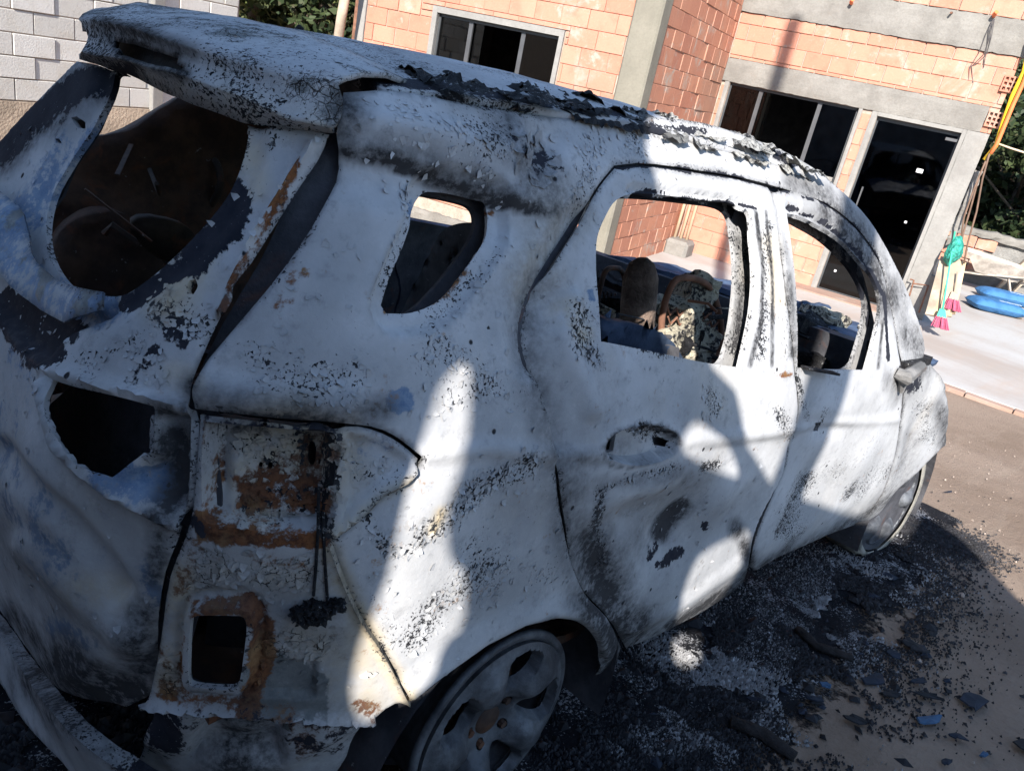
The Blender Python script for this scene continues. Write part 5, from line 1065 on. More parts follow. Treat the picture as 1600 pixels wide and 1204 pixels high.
for i, (uv, y, r, mt) in enumerate([((1082, 462), -.15, (.15, .12, .06), M_ASH), ((1086, 456), -.26, (.17, .09, .10), M_ASH), ((1062, 492), -.30, (.12, .08, .09), M_ASH), ((1092, 522), -.34, (.14, .07, .07), M_ASH), ((1104, 470), -.2, (.09, .07, .05), M_CHAR), ((1055, 500), -.25, (.12, .05, .03), M_ASH), ((1078, 490), -.2, (.10, .07, .07), M_CHAR), ((1048, 528), -.36, (.09, .05, .05), M_ASH), ((1090, 530), -.3, (.13, .07, .03), M_ASH), ((1070, 512), -.3, (.14, .04, .025), M_CHAR), ((1085, 556), -.38, (.10, .06, .05), M_ASH), ((1122, 480), -.1, (.20, .16, .05), M_CHAR), ((1130, 530), -.2, (.18, .10, .09), M_CHAR), ((1140, 560), -.28, (.12, .07, .06), M_SOOT), ((1030, 470), -.1, (.10, .06, .02), M_ASH), ((1000, 575), -.45, (.3, .1, .12), M_SOOT), ((960, 470), .05, (.14, .10, .05), M_CHAR), ((955, 440), .15, (.18, .10, .03), M_SOOT), ((948, 488), -.05, (.07, .05, .02), M_ASH), ((1148, 470), .0, (.2, .10, .04), M_SOOTRUST), ((1035, 545), -.4, (.07, .04, .05), M_ASH), ((1105, 508), -.24, (.06, .05, .04), M_ASH), ((1065, 540), -.37, (.06, .03, .06), M_CHAR)]):
    ash_block(uv, y, r, (.3 * math.sin(i * 2.3), .35 * math.sin(i * 1.3 + .6), i * .9), mt, 'seat_ash' if mt is M_ASH else 'burnt_block')
for i in range(34):   # springs, wires and rods left of the seats
    p_ = px_y((RNG.uniform(945, 1160), RNG.uniform(470, 570)), RNG.uniform(-.42, -.1)); d_ = RNG.normal(0, 1, 3) * [1, .6, .45]; d_ /= np.linalg.norm(d_); L = RNG.uniform(.05, .17); k_ = RNG.normal(0, .02, 3)
    MB().tube([p_ - d_ * L, p_ + k_, p_ + d_ * L], RNG.choice([.003, .005, .008]), 6).build('seat_wire', [M_CHAR, M_RUSTBAR, M_ASH, M_SOOT][i % 4], car)
def frame_loop(name, pts, y, r, mat, springs=0, axis='y'):
    f = (lambda u: px_y(u, y)) if axis == 'y' else (lambda u: on_plane_car([u], (1, 0, 0), y)[0])
    L = [f(u) for u in spline(pts, n=4, corner=120)]; L.append(L[0]); MB().tube([tuple(q) for q in L], r, 8).build(name, mat, car, True)
    for i in range(springs):
        t = (i + 1) / (springs + 1); a = np.array(pts[0], float) * (1 - t) + np.array(pts[1], float) * t; b = np.array(pts[-1], float) * (1 - t) + np.array(pts[-2], float) * t
        A, B_ = f(a), f(b); z_ = [A + (B_ - A) * k_ / 12 + np.array([0, 0, .012 * (-1) ** k_]) for k_ in range(13)]; MB().tube([tuple(q) for q in z_], r * .35, 5).build('seat_spring', mat, car)
frame_loop('seat_frame', [(1046, 560), (1040, 470), (1058, 436), (1104, 444), (1122, 482), (1118, 560)], -.33, .011, M_RUSTBAR, 5)
frame_loop('seat_frame', [(948, 520), (940, 440), (950, 420), (968, 420), (978, 450), (976, 520)], .05, .010, M_SOOTRUST, 3)
frame_loop('rear_seat_frame', [(120, 420), (105, 330), (135, 290), (205, 285), (235, 330), (215, 420)], -.02, .011, M_WRKX, 5, 'x')
frame_loop('rear_seat_frame', [(235, 390), (255, 310), (285, 260), (335, 250), (345, 285), (300, 350)], .0, .011, M_WRKX, 4, 'x')
# things by the windscreen: dash wreck
for i, (uv, y, r, mt) in enumerate([((1300, 498), -.45, (.15, .10, .05), M_ASH), ((1275, 490), -.42, (.16, .10, .03), M_ASH), ((1270, 520), -.5, (.16, .12, .06), M_CHAR), ((1262, 558), -.55, (.14, .08, .05), M_CHAR), ((1290, 562), -.58, (.09, .04, .025), M_ASH), ((1350, 545), -.5, (.14, .10, .06), M_BLUE), ((1258, 482), -.3, (.14, .14, .04), M_BLUE), ((1322, 520), -.45, (.12, .05, .03), M_ASH)]):
    ash_block(uv, y, r, (.3 * math.sin(i * 2.1), .3 * math.sin(i * 1.7 + 1), i * .7), mt, 'dash_ash' if mt is M_ASH else 'burnt_block')
for i in range(12):
    p_ = px_y((RNG.uniform(1252, 1355), RNG.uniform(515, 572)), RNG.uniform(-.6, -.35)); d_ = RNG.normal(0, 1, 3) * [1, .6, .4]; d_ /= np.linalg.norm(d_); L = RNG.uniform(.05, .14)
    MB().tube([p_ - d_ * L, p_ + RNG.normal(0, .02, 3), p_ + d_ * L], RNG.choice([.003, .006]), 6).build('loom_wire', [M_CHAR, M_SOOT, M_ASH][i % 3], car)
MB().tube([px_y((1280, 530), -.55), px_y((1335, 556), -.58)], .045, 14).build('steering_column', M_SOOT, car, True)
MB().obox(px_y((1248, 505), -.5), px_y((1345, 560), -.5), .03, .05).build('dash_beam', M_CHAR, car)
MB().tube([px_y((1160 + 9 * math.cos(t), 450 + 20 * math.sin(t)), -.3) for t in np.linspace(-.3, 4.6, 16)], .012, 8).build('rusty_ring', M_RUSTBAR, car, True)
# slats of trim left across the window sill
MB().obox(px_y((1250, 574), -.86) + np.array([0, -.012, .004]), px_y((1298, 585), -.88) + np.array([0, -.012, .008]), .025, .006).build('burnt_trim', M_CHAR, car)
M_GREYW = soot_metal('grey_wreck', (.05, .05, .052), (.11, .11, .115), .3)
# clutter in the boot
for i in range(46):
    x_, y_ = RNG.uniform(-.58, 0), RNG.uniform(-.55, .55); mt = [M_SOOTRUST, M_CHAR, M_SOOT, M_SEATRUST][i % 4]
    if i % 3 == 0 and x_ > -.4:
        a_ = RNG.uniform(0, 6.28); MB().tube([(x_, y_, .66), (x_ + .22 * math.cos(a_), y_ + .22 * math.sin(a_),   .66 + RNG.uniform(0, .04))], .008, 6).build('bent_rod', mt, car)
    else: blob('boot_wreckage', (x_, y_, .66 + RNG.uniform(0, .07)), tuple(RNG.uniform(.02, .09, 3) * [1, 1, .5]), mt, i, .5, 2)
M_WRK = soot_metal('wreck_brown', (.030, .022, .018), (.085, .06, .045), .8)
for i in range(5):
    uv = (RNG.uniform(90, 340), RNG.uniform(240, 440)); yv = RNG.uniform(.25, .62); p_ = px_y(uv, yv); mt = [M_WRK, M_SOOTRUST][i % 2]
    if i % 2: 
        d_ = RNG.normal(0, 1, 3); d_ /= np.linalg.norm(d_); MB().obox(p_ - d_ * RNG.uniform(.03, .13), p_ + d_ * RNG.uniform(.03, .13), RNG.uniform(.006, .018), .004).build('bent_bracket', mt, car)
    else: MB().tube([p_ - RNG.normal(0, .07, 3), p_ + RNG.normal(0, .02, 3), p_ + RNG.normal(0, .07, 3)], RNG.choice([.003, .006, .010]), 6).build('hanging_wire', mt, car)
plate('boot_panel', [(190, 330), (300, 345), (320, 420), (230, 400)], (0, 1, .3), .62, [], .02, M_WRK, .01, .03)
plate('wheel_house', [(60, 470), (75, 380), (120, 330), (190, 325), (240, 370), (255, 470)], (0, 1, 0), .55, [], .05, M_SOOTRUST, .02, .03)
blob('rusty_jack', tuple(on_plane_car([(135, 432)], (0, 0, 1), .72)[0] * [1, .6, 1]), (.12, .10, .06), M_RUSTBAR, 2., .2, 3)
blob('melted_plastic', tuple(on_plane_car([(92, 374)], (0, 0, 1), .82)[0]), (.05, .04, .03), plain('green_melt', (.18, .22, .03), .6), 3., .4, 2)
# door handle shells, mirror stump
M_GREYB = soot_metal('ashy_metal', (.10, .10, .10), (.30, .29, .28), .2)
mir = empty('mirror_stump', (0, 0, 0), (0, 0, 0), car)
p0, p1, p2 = px_y((1408, 612), -.90), px_y((1440, 572), -.92), px_y((1400, 582), -.88)
ms = MB().tube([p2, px_y((1415, 590), -.91), p1], [.020, .026, .018], 9); ms.tube([px_y((1412, 590), -.90), p0], [.018, .008], 8); ms.build('mirror_bracket', M_GREYB, mir)
MB().obox(px_y((1408, 572), -.875), px_y((1444, 560), -.86), .05, .03).build('scorched_corner', M_CHAR, mir)
# a wiring tail hanging in the lamp opening, with a melted lump
wl = np.array([(498, 760), (497, 830), (494, 880), (490, 930)]); wl2 = np.array([(505, 800), (507, 870), (512, 940)])
for L in (wl, wl2): MB().tube([tuple(a) for a in at_off(L, .004)], .0022, 6).build('scorched_wire', M_CHAR, rear)
b0 = at_off([(470, 958), (488, 948), (505, 952), (525, 944), (480, 965), (500, 962)], .006)
for i, c in enumerate(b0): blob('melted_connector', tuple(c), (.013, .013, .011), M_CHAR, i * 3., .9, 3, rear, 3.5)

# ------------------------------------------------------------------ boundary wall of concrete blocks
AW = -6.477
bw = tag(empty('block_wall', tuple(NF * (NF @ CW) + AF * AW), (0, 0, HROT)), 'grey concrete block wall along the left side of the yard', 'wall')
# local: x = along a, y = depth from the eye; visible face looks towards +x
MB().box((-.16, -3, -.6), (-.012, 7.2, 2.35)).build('mortar_core', M_MORTAR, bw)
rough_f = MB().box((-.18, -3, -.7), (.02, 7.2, .30)).build('footing', plain('earth_stained_footing', (.40, .32, .24), .95, .25, 3, bump=.01), bw)
def block_me(l):
    key = ('blk', round(l, 2))
    if key not in _brick_cache:
        me = MB().box((-.14, -l / 2 + .004, -.095 + .0025), (0, l / 2 - .004, .095 - .0025), .004).data('block'); me.materials.append(M_BLOCK); _brick_cache[key] = me
    return _brick_cache[key]
r = random.Random(4); z = .31; row = 0
while z < 2.3:
    y = 2.2 + (.2 if row % 2 else 0)
    while y < 7.15:
        l = min(.395, 7.18 - y)
        if l > .06:
            o = bpy.data.objects.new('block', block_me(l)); COL.objects.link(o); o.parent = bw; o.location = (r.uniform(-.008, .008), y + l / 2, z + .095); o.rotation_euler = (0, r.uniform(-.006, .006), r.uniform(-.006, .006))
        y += .398
    z += .196; row += 1
MB().box((-.02, 6.02, .2), (.05, 6.16, 2.4), .01).build('pilaster', M_PLASTER_SM, bw)
# timber prop leaning by the house end
q = hloc(on_plane_world([(533, 30)], NF, DF + FY - .35))[0]
pole = empty('timber_prop', tuple(HL + AF * q[0] + NF * (FY - .35)), (0, 0, HROT)); tag(pole, 'round timber prop standing at the left end of the house wall', 'post')
MB().tube([(-.12, 0, -.6), (0, 0, q[2]), (.10, 0, 2.6)], .055, 10).build('shaft', M_WOODG, pole, True)
MB().tube([(-.13, -.005, -.62), (-.12, -.005, -.55)], .065, 10).build('foot_pad', M_WOODG, pole, True)
MB().box((-.2, .45, -.6), (.1, .50, 2.6)).build('dark_sheet', M_RUSTBAR, pole)

# ------------------------------------------------------------------ vegetation
def leaf_mat(name, a, b, dry):
    k = NT(name, .6, .25); n = k.noise(1.7, 4); f = k.noise(9, 3)
    c = k.mix(k.ramp(n, .35, .65), a, b); c = k.mix(k.ramp(f, .56, .68), c, dry); k.color(c); k.b.inputs['Subsurface Weight'].default_value = 0; return k.m
M_LEAF1 = leaf_mat('olive_leaves', (.035, .050, .016), (.085, .10, .030), (.14, .12, .055)); M_LEAF2 = leaf_mat('dark_leaves', (.014, .028, .012), (.045, .062, .022), (.08, .075, .04))
M_BARK = plain('bark', (.14, .11, .085), .95, .3, 6, bump=.02)
def tree(name, loc, h, rx, label, group, mat, seed, n=9000, leaf=.07, base=.2):
    t = tag(empty(name, loc), label, 'tree' if h > 2.5 else 'bush', group); rg = np.random.default_rng(seed)
    tr = MB(); top = h * .7; pts = [(0, 0, -.6), (.06, .02, h * .25), (.02, .08, h * .5), (.1, .0, top)]
    tr.tube(pts, [.11 * h / 4, .09 * h / 4, .07 * h / 4, .03 * h / 4], 9)
    cl = []
    for i in range(16):
        a = rg.uniform(0, 6.28); zz = rg.uniform(base, 1) * h; R_ = rx * math.sqrt(max(.05, 1 - ((zz / h - .55) / .62) ** 2)) * rg.uniform(.45, 1); c = np.array([R_ * math.cos(a), R_ * math.sin(a), zz]); cl.append(c)
        tr.tube([(0, 0, max(.1, zz * .55)), tuple(c * [.5, .5, .85]), tuple(c)], [.03 * h / 4, .02 * h / 4, .008], 6)
    tr.build('trunk', M_BARK, t, True)
    k = rg.integers(0, len(cl), n); d = rg.normal(0, 1, (n, 3)); d /= np.linalg.norm(d, axis=1)[:, None]; P = np.array(cl)[k] + d * (rg.uniform(0, 1, n) ** .45)[:, None] * np.array([rx * .42, rx * .42, h * .15])
    P[:, 2] = np.maximum(P[:, 2], .02)
    a = rg.normal(0, 1, (n, 3)); a /= np.linalg.norm(a, axis=1)[:, None]; b = np.cross(a, rg.normal(0, 1, (n, 3))); b /= np.linalg.norm(b, axis=1)[:, None]; s = leaf * rg.uniform(.5, 1.3, n)[:, None]
    V = np.stack([P - a * s, P + b * s * .5, P + a * s, P - b * s * .5], 1).reshape(-1, 3); Fc = np.arange(4 * n).reshape(-1, 4)
    link_mesh('crown', mesh_data('crown', V, Fc), mat, t); return t
G1 = 'trees behind the end of the block wall'; G2 = 'trees beyond the right end of the house'
for i, (uv, dist, h, rx, mt) in enumerate([((395, 30), 15, 5.5, 2.0, M_LEAF1), ((460, 20), 17, 6.5, 2.4, M_LEAF1), ((505, 40), 14.5, 5.0, 1.7, M_LEAF2), ((430, 10), 23, 8, 3.6, M_LEAF2)]):
    D = (rays_car([uv]) @ MC.T)[0]; D /= np.hypot(D[0], D[1]); q = CW + D * dist
    tree('olive_tree', (q[0], q[1], -.5), h, rx, ['olive green bushy tree right beside the end of the block wall', 'tall olive green tree in the middle of the gap above the car roof', 'dark low tree nearest the timber prop', 'dark tall tree filling the gap behind the others'][i], G1, mt, 10 + i, 12000, .085)
for i, (uv, dist, h, rx, mt) in enumerate([((1580, 330), 19, 4.2, 2.4, M_LEAF2), ((1640, 300), 18, 4.6, 2.6, M_LEAF2), ((1560, 200), 26, 8, 3.4, M_LEAF1), ((1640, 150), 25, 9, 3.8, M_LEAF1), ((1500, 250), 28, 8, 3.5, M_LEAF1)]):
    D = (rays_car([uv]) @ MC.T)[0]; D /= np.hypot(D[0], D[1]); q = CW + D * dist
    tree('roadside_tree', (q[0], q[1], -1.2 if i < 2 else -1.), h, rx, ['dark green bush just behind the low broken wall', 'dark green bush at the right edge behind the low wall', 'dry olive tree rising behind the bushes beside the house corner', 'dry olive tree at the top right edge of the view', 'dry olive tree nearest the house corner, behind the hanging hose'][i], G2, mt, 30 + i, 14000, .10)
# wooded slope closing the view
hx, hy = np.meshgrid(np.linspace(-140, 200, 60), np.linspace(0, 1, 14)); 
ang = np.linspace(-.9, 2.6, 80); V = []
for k_, rr_ in enumerate(np.linspace(36, 80, 12)):
    for a in ang: V.append((rr_ * math.cos(a), rr_ * math.sin(a), -.8 + 16 * (k_ / 11) ** .8 + 1.2 * noise.noise(Vector((a * 6, rr_ * .1, 0)))))
tag(link_mesh('wooded_slope', mesh_data('wooded_slope', V, grid_faces(12, 80)), leaf_mat('hill_scrub', (.03, .04, .018), (.07, .08, .03), (.12, .11, .06)), smooth=True), kind='structure')
ang = np.linspace(2.6, 5.4, 60); V = []
for k_, rr_ in enumerate(np.linspace(30, 80, 8)):
    for a in ang: V.append((rr_ * math.cos(a), rr_ * math.sin(a), -.8 + 7 * (k_ / 7) ** .8 + 1.2 * noise.noise(Vector((a * 6, rr_ * .1, 0)))))
tag(link_mesh('wooded_slope', mesh_data('wooded_slope', V, grid_faces(8, 60)), bpy.data.materials['hill_scrub'], smooth=True), kind='structure')

# ------------------------------------------------------------------ low broken wall at the right of the house
def hpt(a, d, z): return tuple(HL + AF * a + NF * d + np.array([0, 0, z]))
LD = 4.6
la = fac_px([(1468, 348)], LD)[0]; lb2 = fac_px([(1600, 388)], LD)[0]; lbr = fac_px([(1545, 400)], LD)[0]
lw = tag(empty('low_wall', hpt(la[0], LD, 0), (0, 0, HROT)), 'low broken wall of cement and orange brick behind the sacks at the right', 'wall')
Lw = lb2[0] - la[0] + 2.5; ztop = la[2]
rough_slab('cement_face', .0, Lw, -.6, ztop - .06, .02, .16, concrete('rough_grey_cement', (.20, .195, .185), (.30, .29, .27), st=.6, bump=.02), lw, .03, .08)
rough_slab('coping', -.05, Lw, ztop - .07, ztop + .05, -.05, .22, M_PLASTER, lw, .04, .10)
nb = 0
for i in range(3):
    for j in range(4):
        xx = .16 + j * .31 - (.15 if i % 2 else 0)
        if xx > lbr[0] - la[0] + .05 - .1 * (i == 2): continue
        o = bpy.data.objects.new('brick', brick_me(.30, .178, M_BRICK)); COL.objects.link(o); o.parent = lw; o.location = (xx, -.025, ztop - .16 - i * .19)
for a in (fac_px([(1565, 420)], LD)[0][0], fac_px([(1590, 420)], LD)[0][0]): MB().obox((a - la[0], -.10, -.4), (a - la[0] + .35, -.03, ztop - .05), .08, .05).build('leaning_slat', M_WOODG, lw)

# ------------------------------------------------------------------ planks, brooms, bags, barrow
def gpt(uv, z=-.322): return on_plane_world([uv], (0, 0, 1), z)[0]
def at_d(uv, d): return on_plane_world([uv], NF, DF + d)[0]
pl = tag(empty('plank_stack', tuple(gpt((1468, 490))), (0, 0, HROT)), 'bundle of raw timber planks leaning on the house corner', 'planks')
def wl_(o): return Vector(o.location)
for i, (ub, ut) in enumerate([((1452, 492), (1476, 402)), ((1459, 494), (1483, 402)), ((1466, 497), (1488, 404)), ((1473, 495), (1494, 405)), ((1480, 494), (1499, 408)), ((1486, 490), (1503, 410))]):
    b_ = at_d(ub, -.62 + .03 * (i % 3)); t_ = at_d(ut, -.12); b_[2] = max(b_[2], -.32); R3 = Matrix.Rotation(-HROT, 3, 'Z')
    MB().obox(R3 @ (Vector(b_) - wl_(pl)), R3 @ (Vector(t_) - wl_(pl)), .085, .022, (0, 1, 0)).build('plank', M_WOOD if i % 3 else M_WOODG, pl)
def broom(name, ub, ut, d0, d1, label, hm, bm_, hr=.012, group='brooms'):
    b_ = at_d(ub, d0); t_ = at_d(ut, d1); o = tag(empty(name, tuple(b_)), label, 'broom', group); q = Vector(t_) - Vector(b_); L = q.length; dr = q.normalized(); s0 = dr * .17
    MB().tube([s0, q], hr, 8).build('handle', hm, o, True)
    side = Vector(AF)
    MB().add([tuple(dr * .10 + side * sx * .05 + Vector(NF) * sy * .03) for sx, sy in ((-1, -1), (1, -1), (1, 1), (-1, 1))] + [tuple(dr * .19 + side * sx * .03 + Vector(NF) * sy * .02) for sx, sy in ((-1, -1), (1, -1), (1, 1), (-1, 1))], [(3, 2, 1, 0), (4, 5, 6, 7), (0, 1, 5, 4), (1, 2, 6, 5), (2, 3, 7, 6), (3, 0, 4, 7)]).build('head', hm, o)
    mb = MB(); rg = random.Random(3)
    for i in range(90):
        a, b = rg.uniform(-1, 1), rg.uniform(-1, 1); mb.obox(dr * .11 + side * a * .05 + Vector(NF) * b * .028, dr * -.03 + side * a * .095 + Vector(NF) * b * .05, .006, .006)
    tag(mb.build('bristles', bm_, o), kind='stuff'); return o
broom('broom', (1469, 508), (1492, 362), -.75, -.18, 'broom with green handle and pink bristles leaning on the planks', M_GREEN, M_PINK, .010)
broom('broom', (1488, 480), (1496, 425), -.55, -.3, 'short pink broom standing behind the planks at their right', M_WOODG, M_PINK, .008)
gb = at_d((1491, 392), -.22); bag = tag(blob('green_bag', (0, 0, 0), (.10, .08, .16), M_NET, 4., .28, 3, None, 1.6), 'crumpled dark green plastic bag hanging on the top of the planks', 'bag'); bag.location = gb
def sack(ua, ub, label):
    A_, B_ = gpt(ua), gpt(ub); d = B_ - A_; L = np.linalg.norm(d[:2]); o = tag(empty('cement_sack', ((A_ + B_) / 2)[:3].tolist(), (0, 0, math.atan2(d[1], d[0]))), label, 'sack', 'blue cement sacks')
    X, Y = np.meshgrid(np.linspace(-1, 1, 30), np.linspace(-1, 1, 14)); V = []; 
    for s in (1, -1):
        for x_, y_ in zip(X.ravel(), Y.ravel()):
            e = (1 - abs(x_) ** 5) * (1 - abs(y_) ** 4); V.append((x_ * L / 2, y_ * .20, .085 + s * .085 * e ** .5 + .006 * noise.noise(Vector((x_ * 4, y_ * 3, s)))))
    n = X.size; f = grid_faces(*X.shape); body = link_mesh('sack_body', mesh_data('sack_body', V, [tuple(q) for q in f] + [tuple(q + n)[::-1] for q in f]), M_SACK, o, True)
    MB().box((L / 2 - .14, -.17, .012), (L / 2 + .015, .17, .135), .05).build('sack_end', M_SACKEND, o)
    mb = MB(); rg = random.Random(5); xx = .02
    for i in range(8):
        h_ = rg.choice((.05, .07)); mb.box((xx, -.04, .166), (xx + .03, -.04 + h_, .1705)); xx += .037
    mb.build('faded_print', plain('faded_white_print', (.42, .52, .66), .8, .1), o); return o
sack((1512, 478), (1592, 496), 'nearer of the two blue cement sacks lying on the concrete'); sack((1526, 462), (1612, 482), 'farther of the two blue cement sacks lying on the concrete')
wb0 = gpt((1520, 452)); wb = tag(empty('wheelbarrow', tuple(wb0), (0, 0, HROT)), 'dusty steel wheelbarrow standing behind the planks', 'wheelbarrow')
tr = MB(); top = [(-.30, -.30, .58), (.75, -.22, .50), (.75, .22, .50), (-.30, .30, .58)]; bot = [(-.08, -.17, .30), (.45, -.13, .28), (.45, .13, .28), (-.08, .17, .30)]
tr.add(top + bot, [(0, 1, 5, 4), (1, 2, 6, 5), (2, 3, 7, 6), (3, 0, 4, 7), (7, 6, 5, 4)]); ob = tr.build('tray', M_BARROW, wb); md = ob.modifiers.new('thickness', 'SOLIDIFY'); md.thickness = .012
for s in (-1, 1):
    MB().tube([(-.55, .05 * s, .18), (.0, .14 * s, .27), (.9, .28 * s, .46), (1.25, .30 * s, .52)], .017, 8).build('handle', M_BARROW, wb, True)
    MB().tube([(.38, .16 * s, .34), (.55, .22 * s, .0)], .014, 7).build('leg', M_BARROW, wb, True)
V = []; n = 24
for R_, d in ((.10, .03), (.17, .035), (.185, 0), (.17, -.035), (.10, -.03)):
    for t in np.linspace(0, 2 * np.pi, n + 1)[:-1]: V.append((-.5 + R_ * math.cos(t), d, .185 + R_ * math.sin(t)))
link_mesh('wheel', mesh_data('wheel', V, [(i * n + j, i * n + (j + 1) % n, ((i + 1) % 5) * n + (j + 1) % n, ((i + 1) % 5) * n + j) for i in range(5) for j in range(n)]), M_SOOT, wb, True)
# iron rods by the jamb
ir = tag(empty('iron_rods', tuple(gpt((1430, 480)))), 'two bent rusty iron rods standing by the door jamb', 'rods')
for ub, ut, ue in (((1421, 462), (1428, 438), (1422, 436)), ((1436, 488), (1451, 446), (1428, 443))):
    b_, t_, e_ = at_d(ub, -.3), at_d(ut, -.1), at_d(ue, -.1); MB().tube([Vector(x_) - wl_(ir) for x_ in (b_, t_, e_)], .010, 6).build('rod', M_RUSTBAR, ir)
# hose, conduit and cables hanging down the corner of the house
def hang(name, pts, d, r, mat, label, cat, sub):
    P = [Vector(at_d(u, d)) for u in pts]; o = tag(empty(name, tuple(P[0])), label, cat); MB().tube([p - P[0] for p in P], r, 8).build(sub, mat, o, True); return o
hang('yellow_hose', [(1612, 60), (1600, 112), (1582, 150), (1568, 190), (1556, 228), (1538, 250)], -.12, .024, M_YEL, 'yellow hose hanging down the right corner of the house', 'hose', 'hose_run')
hang('orange_conduit', [(1616, 85), (1600, 128), (1584, 162), (1570, 196), (1558, 225), (1548, 240)], -.18, .020, M_ORA, 'orange corrugated conduit beside the yellow hose on the house corner', 'conduit', 'conduit_run')
for i, pts in enumerate([[(1546, 240), (1530, 275), (1518, 320), (1505, 365), (1498, 400)], [(1546, 240), (1535, 280), (1526, 330), (1512, 380), (1506, 412)], [(1540, 252), (1520, 300), (1506, 340), (1500, 385)]]):
    hang('hanging_cable', pts, -.16 - .03 * i, .010, M_CABLE, ['thin brown cable, leftmost of the three hanging at the house corner', 'thin brown cable, rightmost of the three hanging at the house corner', 'thin brown cable, middle of the three hanging at the house corner'][(0, 1, 2)[i]], 'cable', 'cable_run')['group'] = 'cables hanging at the house corner'
hang('overhead_cable', [(1552, 222), (1580, 232), (1625, 246)], -.05, .010, M_CONDUIT, 'pale cable stretched to the right from the house corner', 'cable', 'cable_run')
ww = tag(empty('loose_wires', tuple(at_d((1552, 28), -.1))), 'thin grey wires dangling from the conduit stub on the house wall', 'wires')
for pts in ([(1552, 30), (1540, 55), (1530, 82), (1515, 106), (1513, 128)], [(1553, 30), (1546, 60), (1538, 84), (1518, 104), (1520, 130)], [(1554, 30), (1549, 58), (1542, 84), (1526, 100), (1512, 106)], [(1552, 30), (1545, 50), (1541, 80), (1537, 106)]):
    MB().tube([Vector(at_d(u, -.07 + .02 * k_)) - wl_(ww) for k_, u in enumerate(pts)], .004, 5).build('wire', M_WIRE, ww)

# ------------------------------------------------------------------ burnt debris on the ground
M_SHARD = [plain('black_shard', (.014, .014, .017), .8, .4, 12, bump=.004), plain('blue_grey_shard', (.014, .019, .032), .75, .35, 12, bump=.003), plain('blue_shard', (.035, .085, .16), .7, .3, 12)]
def shard(uv, lx, ly, mi, label, rot=0., th=.004, name='burnt_fragment', cat='debris'):
    rg = np.random.default_rng(int(uv[0] * 7 + uv[1])); n = 9; a = np.sort(rg.uniform(0, 6.28, n)); R_ = rg.uniform(.7, 1.1, n); p = np.stack([R_ * np.cos(a) * lx, R_ * np.sin(a) * ly], 1)
    z0 = rg.uniform(-.004, .004, n); V = [(x_, y_, z_ + .004) for (x_, y_), z_ in zip(p, z0)] + [(x_ * .94, y_ * .94, z_ + th + .004) for (x_, y_), z_ in zip(p, z0)]; V += [(0, 0, th + .0055)]
    Fc = [tuple(range(n))[::-1]] + [(i, (i + 1) % n, n + (i + 1) % n, n + i) for i in range(n)] + [(n + i, n + (i + 1) % n, 2 * n) for i in range(n)]
    q = on_ground([uv])[0]; o = link_mesh(name, mesh_data(name, V, Fc), M_SHARD[mi]); o.location = (q[0], q[1], float(ground_z(q[0], q[1]))); o.rotation_euler = (-.04, .055, rot); return tag(o, label, cat, 'burnt fragments on the ground')
SH = [((1524, 1098), .060, .040, 1, 'large dark slate-like burnt fragment lying alone at the right'), ((1452, 1125), .055, .016, 2, 'long blue sliver of glass in the lower right ash'), ((1497, 1152), .045, .020, 1, 'blue-grey fragment at the tip of the blue sliver'), ((1287, 1072), .035, .016, 2, 'bright blue triangular chip in the middle of the ash'), ((1365, 1062), .075, .035, 1, 'wide dark blue shard at the edge of the ash'), ((1430, 1010), .060, .045, 0, 'chunky black lump at the right edge of the ash'), ((1395, 1022), .040, .030, 1, 'small blue-grey flat piece beside the black lump'),
      ((1480, 769), .055, .012, 1, 'thin dark splinter on bare ground beyond the front wheel'), ((1450, 1088), .070, .020, 0, 'long black strip among the ash at the right'), ((1600, 1165), .05, .04, 0, 'black fragment at the bottom right corner'), ((1390, 1085), .05, .025, 0, 'black flat fragment below the blue shard'), ((1335, 1125), .045, .025, 0, 'black curled fragment in the lower middle ash'), ((1522, 960), .025, .018, 0, 'small black fragment on bare ground at the right'), ((1455, 992), .035, .02, 0, 'small black fragment above the chunky lump'), ((1525, 1012), .02, .01, 0, 'tiny black fragment on bare ground right of the lump'), ((1480, 1192), .03, .015, 1, 'blue-grey fragment at the bottom edge'), ((1535, 1180), .03, .012, 2, 'small blue piece near the bottom right'), ((1270, 1092), .04, .02, 1, 'small blue-grey chip left of the bright blue one'), ((1480, 1080), .022, .014, 0, 'small black bit between lump and slate-like fragment'), ((1435, 1065), .05, .02, 1, 'flat slate-blue piece under the chunky lump')]
for i, (uv, lx, ly, mi, lb_) in enumerate(SH): shard(uv, lx * (1.25 if i < 2 else .85), ly * (1.2 if i < 2 else .8), mi, lb_, -.55 + .25 * math.sin(i * 2.1))
for uvs, r_, lb_ in (([(1245, 985), (1275, 1012), (1330, 1030)], .018, 'rolled dark burnt strip lying in the ash by the sill'), ([(1140, 1130), (1190, 1150), (1240, 1185)], .022, 'thick charred roll in the lower middle of the ash')):
    P = [on_ground([u])[0] for u in uvs]; o = tag(empty('charred_roll', tuple(P[0])), lb_, 'debris', 'burnt fragments on the ground')
    MB().tube([Vector(p - P[0]) + Vector((0, 0, .02)) for p in densify(P, .02, False)], [r_ * (1 + .45 * noise.noise(Vector(p) * 25)) for p in densify(P, .02, False)], 11).build('roll', plain('charred_rubber', (.013, .011, .011), .9, .5, 20, bump=.012), o, True).scale = (1, 1, .55)
